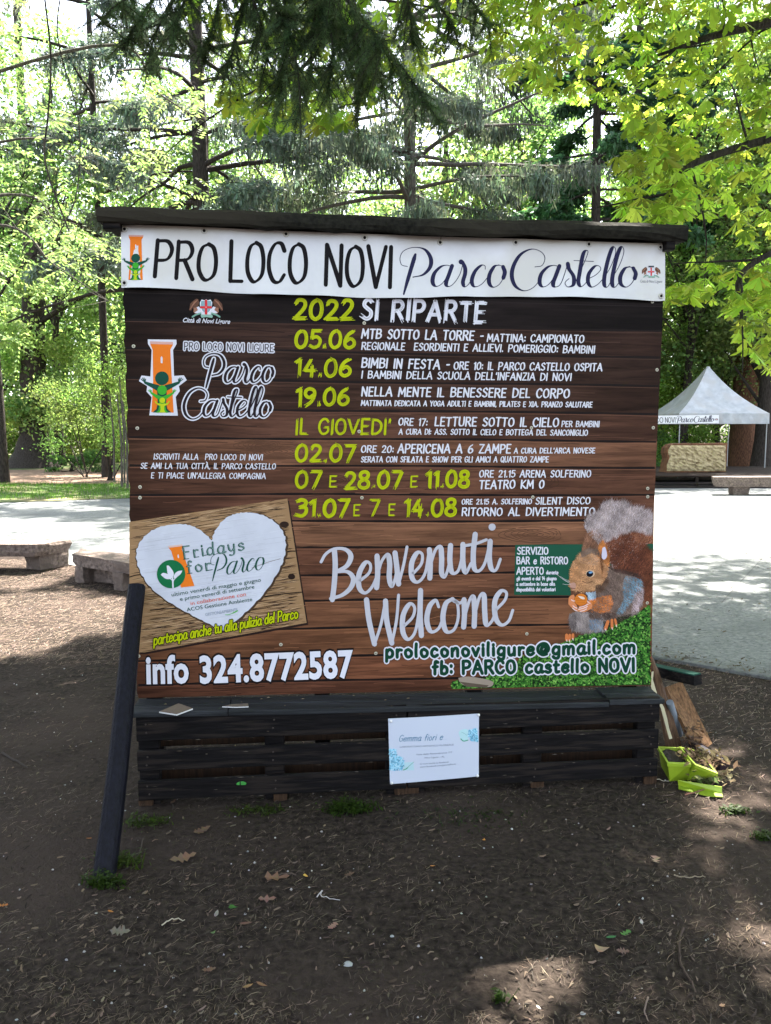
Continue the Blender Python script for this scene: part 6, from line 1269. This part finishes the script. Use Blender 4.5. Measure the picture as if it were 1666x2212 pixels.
for (pts_, r0) in (([(7.6, 8.2, 4.6), (5.2, 7.8, 5.6), (3.3, 7.4, 5.2), tuple(dp(1420, 120, 7.2))], .10), ([(7.6, 8.2, 4.0), (5.6, 7.4, 4.6), tuple(dp(1560, 330, 6.8)), tuple(dp(1440, 430, 6.4))], .07), ([(7.6, 8.2, 3.4), (5, 7, 3.6), tuple(dp(1640, 560, 6.6)), tuple(dp(1600, 700, 6.4))], .05), ([(7.6, 8.2, 5.4), (4.6, 7.2, 6.6), (2, 6.8, 6.0), tuple(dp(880, -60, 6.6)), tuple(dp(620, 180, 6.3))], .08), ([(7.6, 8.2, 6.0), (4, 10, 7.0), (1.8, 10, 6.6)], .09), ([(7.6, 8.2, 6.5), (3.5, 5, 7.8), (0, 3.5, 8)], .11), ([(7.6, 8.2, 7), (8, 12, 8.6), (6, 14, 9)], .09)):
    P = cr(pts_, 8); bs.append(tube(P, np.linspace(r0, .012, len(P)), 7))
    for q in range(10):
        i = rng.integers(6, len(P)-1); P2, R2 = limb(P[i], rng.normal(0, 1, 3)*[1, .8, .4]-[.3, 0, .35], rng.uniform(.5, 1.3), .012, n=5, sag=.05); bs.append(tube(P2, R2, 4))
V, F, _ = merge(bs); part('branches', V, F, M['bark'], ch)

# --- near cedar: trunk behind the viewer's left, dark boughs hanging from above
cd = thing('near_cedar', (-6.2, 2.4, 0), 'near cedar with dark drooping needle boughs hanging across the top centre', 'tree')
V, F = tube(np.stack([-6.2+0*ts, 2.4+.0*ts, -.2+11*ts], 1), .42-.2*ts, 14); part('trunk', V, F, M['bark'], cd, smooth=True)
ST = [((560,-80),(600,20),(640,130),(652,290),4.8,18),((600,-80),(620,60),(610,180),(600,235),5.,14),((640,-80),(700,30),(720,120),(700,230),4.9,16),((690,-80),(790,50),(880,160),(962,285),4.7,22),((660,-80),(740,40),(800,120),(835,200),5.0,15),((560,-80),(520,40),(500,120),(478,150),5.2,12),
 ((480,-80),(470,20),(450,90),(430,120),5.3,12),((420,-80),(370,10),(330,90),(322,165),5.4,13),((380,-80),(330,0),(290,60),(262,110),5.5,11),((330,-80),(280,-10),(240,20),(214,55),5.6,9),((860,-80),(880,0),(890,60),(888,110),5.4,9),((900,-80),(940,0),(975,50),(995,110),5.6,8),((760,-80),(770,60),(775,160),(770,262),5.0,12),((520,-80),(560,40),(575,120),(560,190),5.1,13),((700,-80),(680,40),(670,150),(668,200),5.1,13),((960,-80),(1010,-10),(1040,30),(1060,60),5.8,7),((600,-80),(690,10),(770,70),(850,90),4.9,16),((440,-80),(400,0),(380,50),(372,100),5.2,12)]
bs = []; cN = []; dN = []; ix = []; k = 0
for (a, b, c, d, D, m) in ST:
    P = cr([dp(*q, D+rng.normal(0, .08)) for q in (a, b, c, d)], 10); bs.append(tube(P, np.linspace(.012, .0025, len(P)), 5))
    subs = [(P, 1.0)]
    for q in range(int(m*2.6)):
        i = rng.integers(2, len(P)-2); dd = unit(rng.normal(0, 1, 3)*[.8, .8, .3]+[0, 0, -1.1]); L = rng.uniform(.12, .42)*(1-.5*i/len(P)); S = np.array([P[i], P[i]+dd*L*.5, P[i]+dd*L-[0, 0, .06*L]]); bs.append(tube(S, [.004, .003, .0015], 3)); subs.append((cr(S, 5), 1))
    for S, _ in subs:
        Ls = np.linalg.norm(np.diff(S, axis=0), axis=1).sum(); nn = int(Ls*950); t = rng.uniform(0, len(S)-1.01, nn); i = t.astype(int); f = (t-i)[:, None]; p = S[i]*(1-f)+S[i+1]*f; ax_ = unit(S[i+1]-S[i]); e = unit(rng.normal(0, 1, (nn, 3))+ax_*.7); nl = rng.uniform(.018, .036, nn)[:, None]; cN.append(p+e*nl*.5); dN.append(e); ix.append(np.full(nn, k)); k += 1
V, F, _ = merge(bs); part('branches', V, F, M['bark'], cd)
c = np.vstack(cN); d = np.vstack(dN); ix = np.concatenate(ix); n = len(c); V3 = quads(c, d, .036, .0029, crown_cols(n, ix, .4))
xr = canopy(36000, (-7.0, 1.0), (1.0, 7.8), lambda x, y: np.maximum(6.4, 2.6+.56*np.maximum(y, 0)), .55, 90); xr = keep_open(xr); V4 = quads(xr, unit(rng.normal(0, 1, (len(xr), 3))*[1, 1, .3]), .26, .10, jcol((.8, 1, .8), len(xr), .4))
V, F, Cc = merge([V3, V4]); part('crown', V, F, M['lf_near'], cd, cols=Cc)
bs = []
for (e, z) in (((-2.5, 4.8, 6.6), 5.5), ((-1, 5.2, 6.9), 6.4), ((-3, 7, 7.2), 6.8), ((-4, 1, 7.6), 6.6), ((-1, 1.5, 7.8), 7.4), ((.6, 5.0, 6.2), 6.2)):
    P = cr([(-6.2, 2.4, z), ((-6.2+e[0])/2, (2.4+e[1])/2, (z+e[2])/2+.3), e], 8); bs.append(tube(P, np.linspace(.09, .02, len(P)), 7))
V, F, _ = merge(bs); part('limbs', V, F, M['bark'], cd)

# --- ash with feathery light green leaves on the left
ah = thing('ash_tree', (-10, 13, 0), 'ash with feathery light green leaves reaching in from the left', 'tree')
V, F = tube(np.stack([-10+0*ts, 13+.0*ts, -.2+10*ts], 1), .2-.1*ts, 12); part('trunk', V, F, M['bark_grey'], ah, smooth=True)
RA = [([(-60,60),(60,80),(130,180),(90,260),(-60,240)], 70), ([(0,260),(120,250),(240,330),(200,420),(60,460),(-40,400)], 90), ([(220,90),(330,140),(430,200),(440,300),(350,330),(270,230)], 60), ([(400,170),(460,180),(450,320),(400,330)], 30), ([(250,300),(360,280),(350,370),(290,400)], 40), ([(-40,450),(120,440),(190,520),(250,600),(150,640),(-40,600)], 120), ([(120,480),(262,500),(262,560),(180,560)], 50), ([(-40,600),(60,640),(40,760),(-40,760)], 40), ([(30,470),(110,440),(160,470),(120,560)], 40), ([(380,380),(440,370),(450,420),(400,430)], 16), ([(-60,-40),(120,-40),(90,60),(-60,60)], 40)]
Pp = np.vstack([region_pts(a, int(n_*.55), 12.0, 16.5) for a, n_ in RA]); Pp = keep_open(Pp); lv = []
n = len(Pp); ax = unit(rng.normal(0, 1, (n, 3))*[1, .8, .3]+[.35, -.1, -.25]); s = unit(np.cross(ax, [0, 0, 1])); L = rng.uniform(.32, .52, n)
cc = jcol((1, 1, 1), n, .3, .1)
for q in range(6):
    for sg in (-1, 1):
        p = Pp+ax*(L*(q+.6)/6.5)[:, None]-np.array([0, 0, .02])*q*q*.15; d = unit(s*sg+ax*.45-np.array([0, 0, .3])); l = .11*(1-abs(q-2.5)*.08)
        lv.append(quads(p+d*l*.5, d, l*rng.uniform(.8, 1.2, n), .036, cc))
lv.append(quads(Pp+ax*L[:, None]*1.02, ax, .1, .036, cc)); V, F, Cc = merge(lv); part('crown', V, F, M['lf_ash'], ah, cols=Cc)
bs = []
for pts_ in ([(-10, 13, 4.2), tuple(dp(-20, 485, 13.5)), tuple(dp(120, 575, 13.5)), tuple(dp(250, 660, 13.5))], [(-10, 13, 5), tuple(dp(40, 300, 13.5)), tuple(dp(200, 380, 13.5))], [(-10, 13, 6), tuple(dp(200, 100, 13.5)), tuple(dp(340, 200, 13.5)), tuple(dp(450, 270, 13.5))], [(-10, 13, 4.6), tuple(dp(20, 420, 13.5)), tuple(dp(130, 500, 13.5))]):
    P = cr(pts_, 8); bs.append(tube(P, np.linspace(.035, .006, len(P)), 6))
    for q in range(8):
        i = rng.integers(5, len(P)-1); P2, R2 = limb(P[i], rng.normal(0, 1, 3)*[1, .8, .5], rng.uniform(.3, .9), .007, n=5); bs.append(tube(P2, R2, 4))
V, F, _ = merge(bs); part('branches', V, F, M['bark_grey'], ah)
# hanging bare vine on the left
P = cr([dp(90, -60, 8.6), dp(110, 120, 8.5), dp(104, 250, 8.5), dp(96, 330, 8.5), dp(112, 400, 8.5), dp(150, 500, 8.5)], 8); V, F = tube(P, .010, 5); P2 = cr([dp(140, -60, 8.4), dp(125, 80, 8.5), dp(170, 260, 8.6), dp(165, 420, 8.6), dp(120, 520, 8.6)], 8); Vb, Fb = tube(P2, .007, 5)
V, F, _ = merge([(V, F), (Vb, Fb)]); solo('hanging_vine', V, F, M['bark_grey'], 'thin bare vine stems hanging down at the upper left', 'vine')
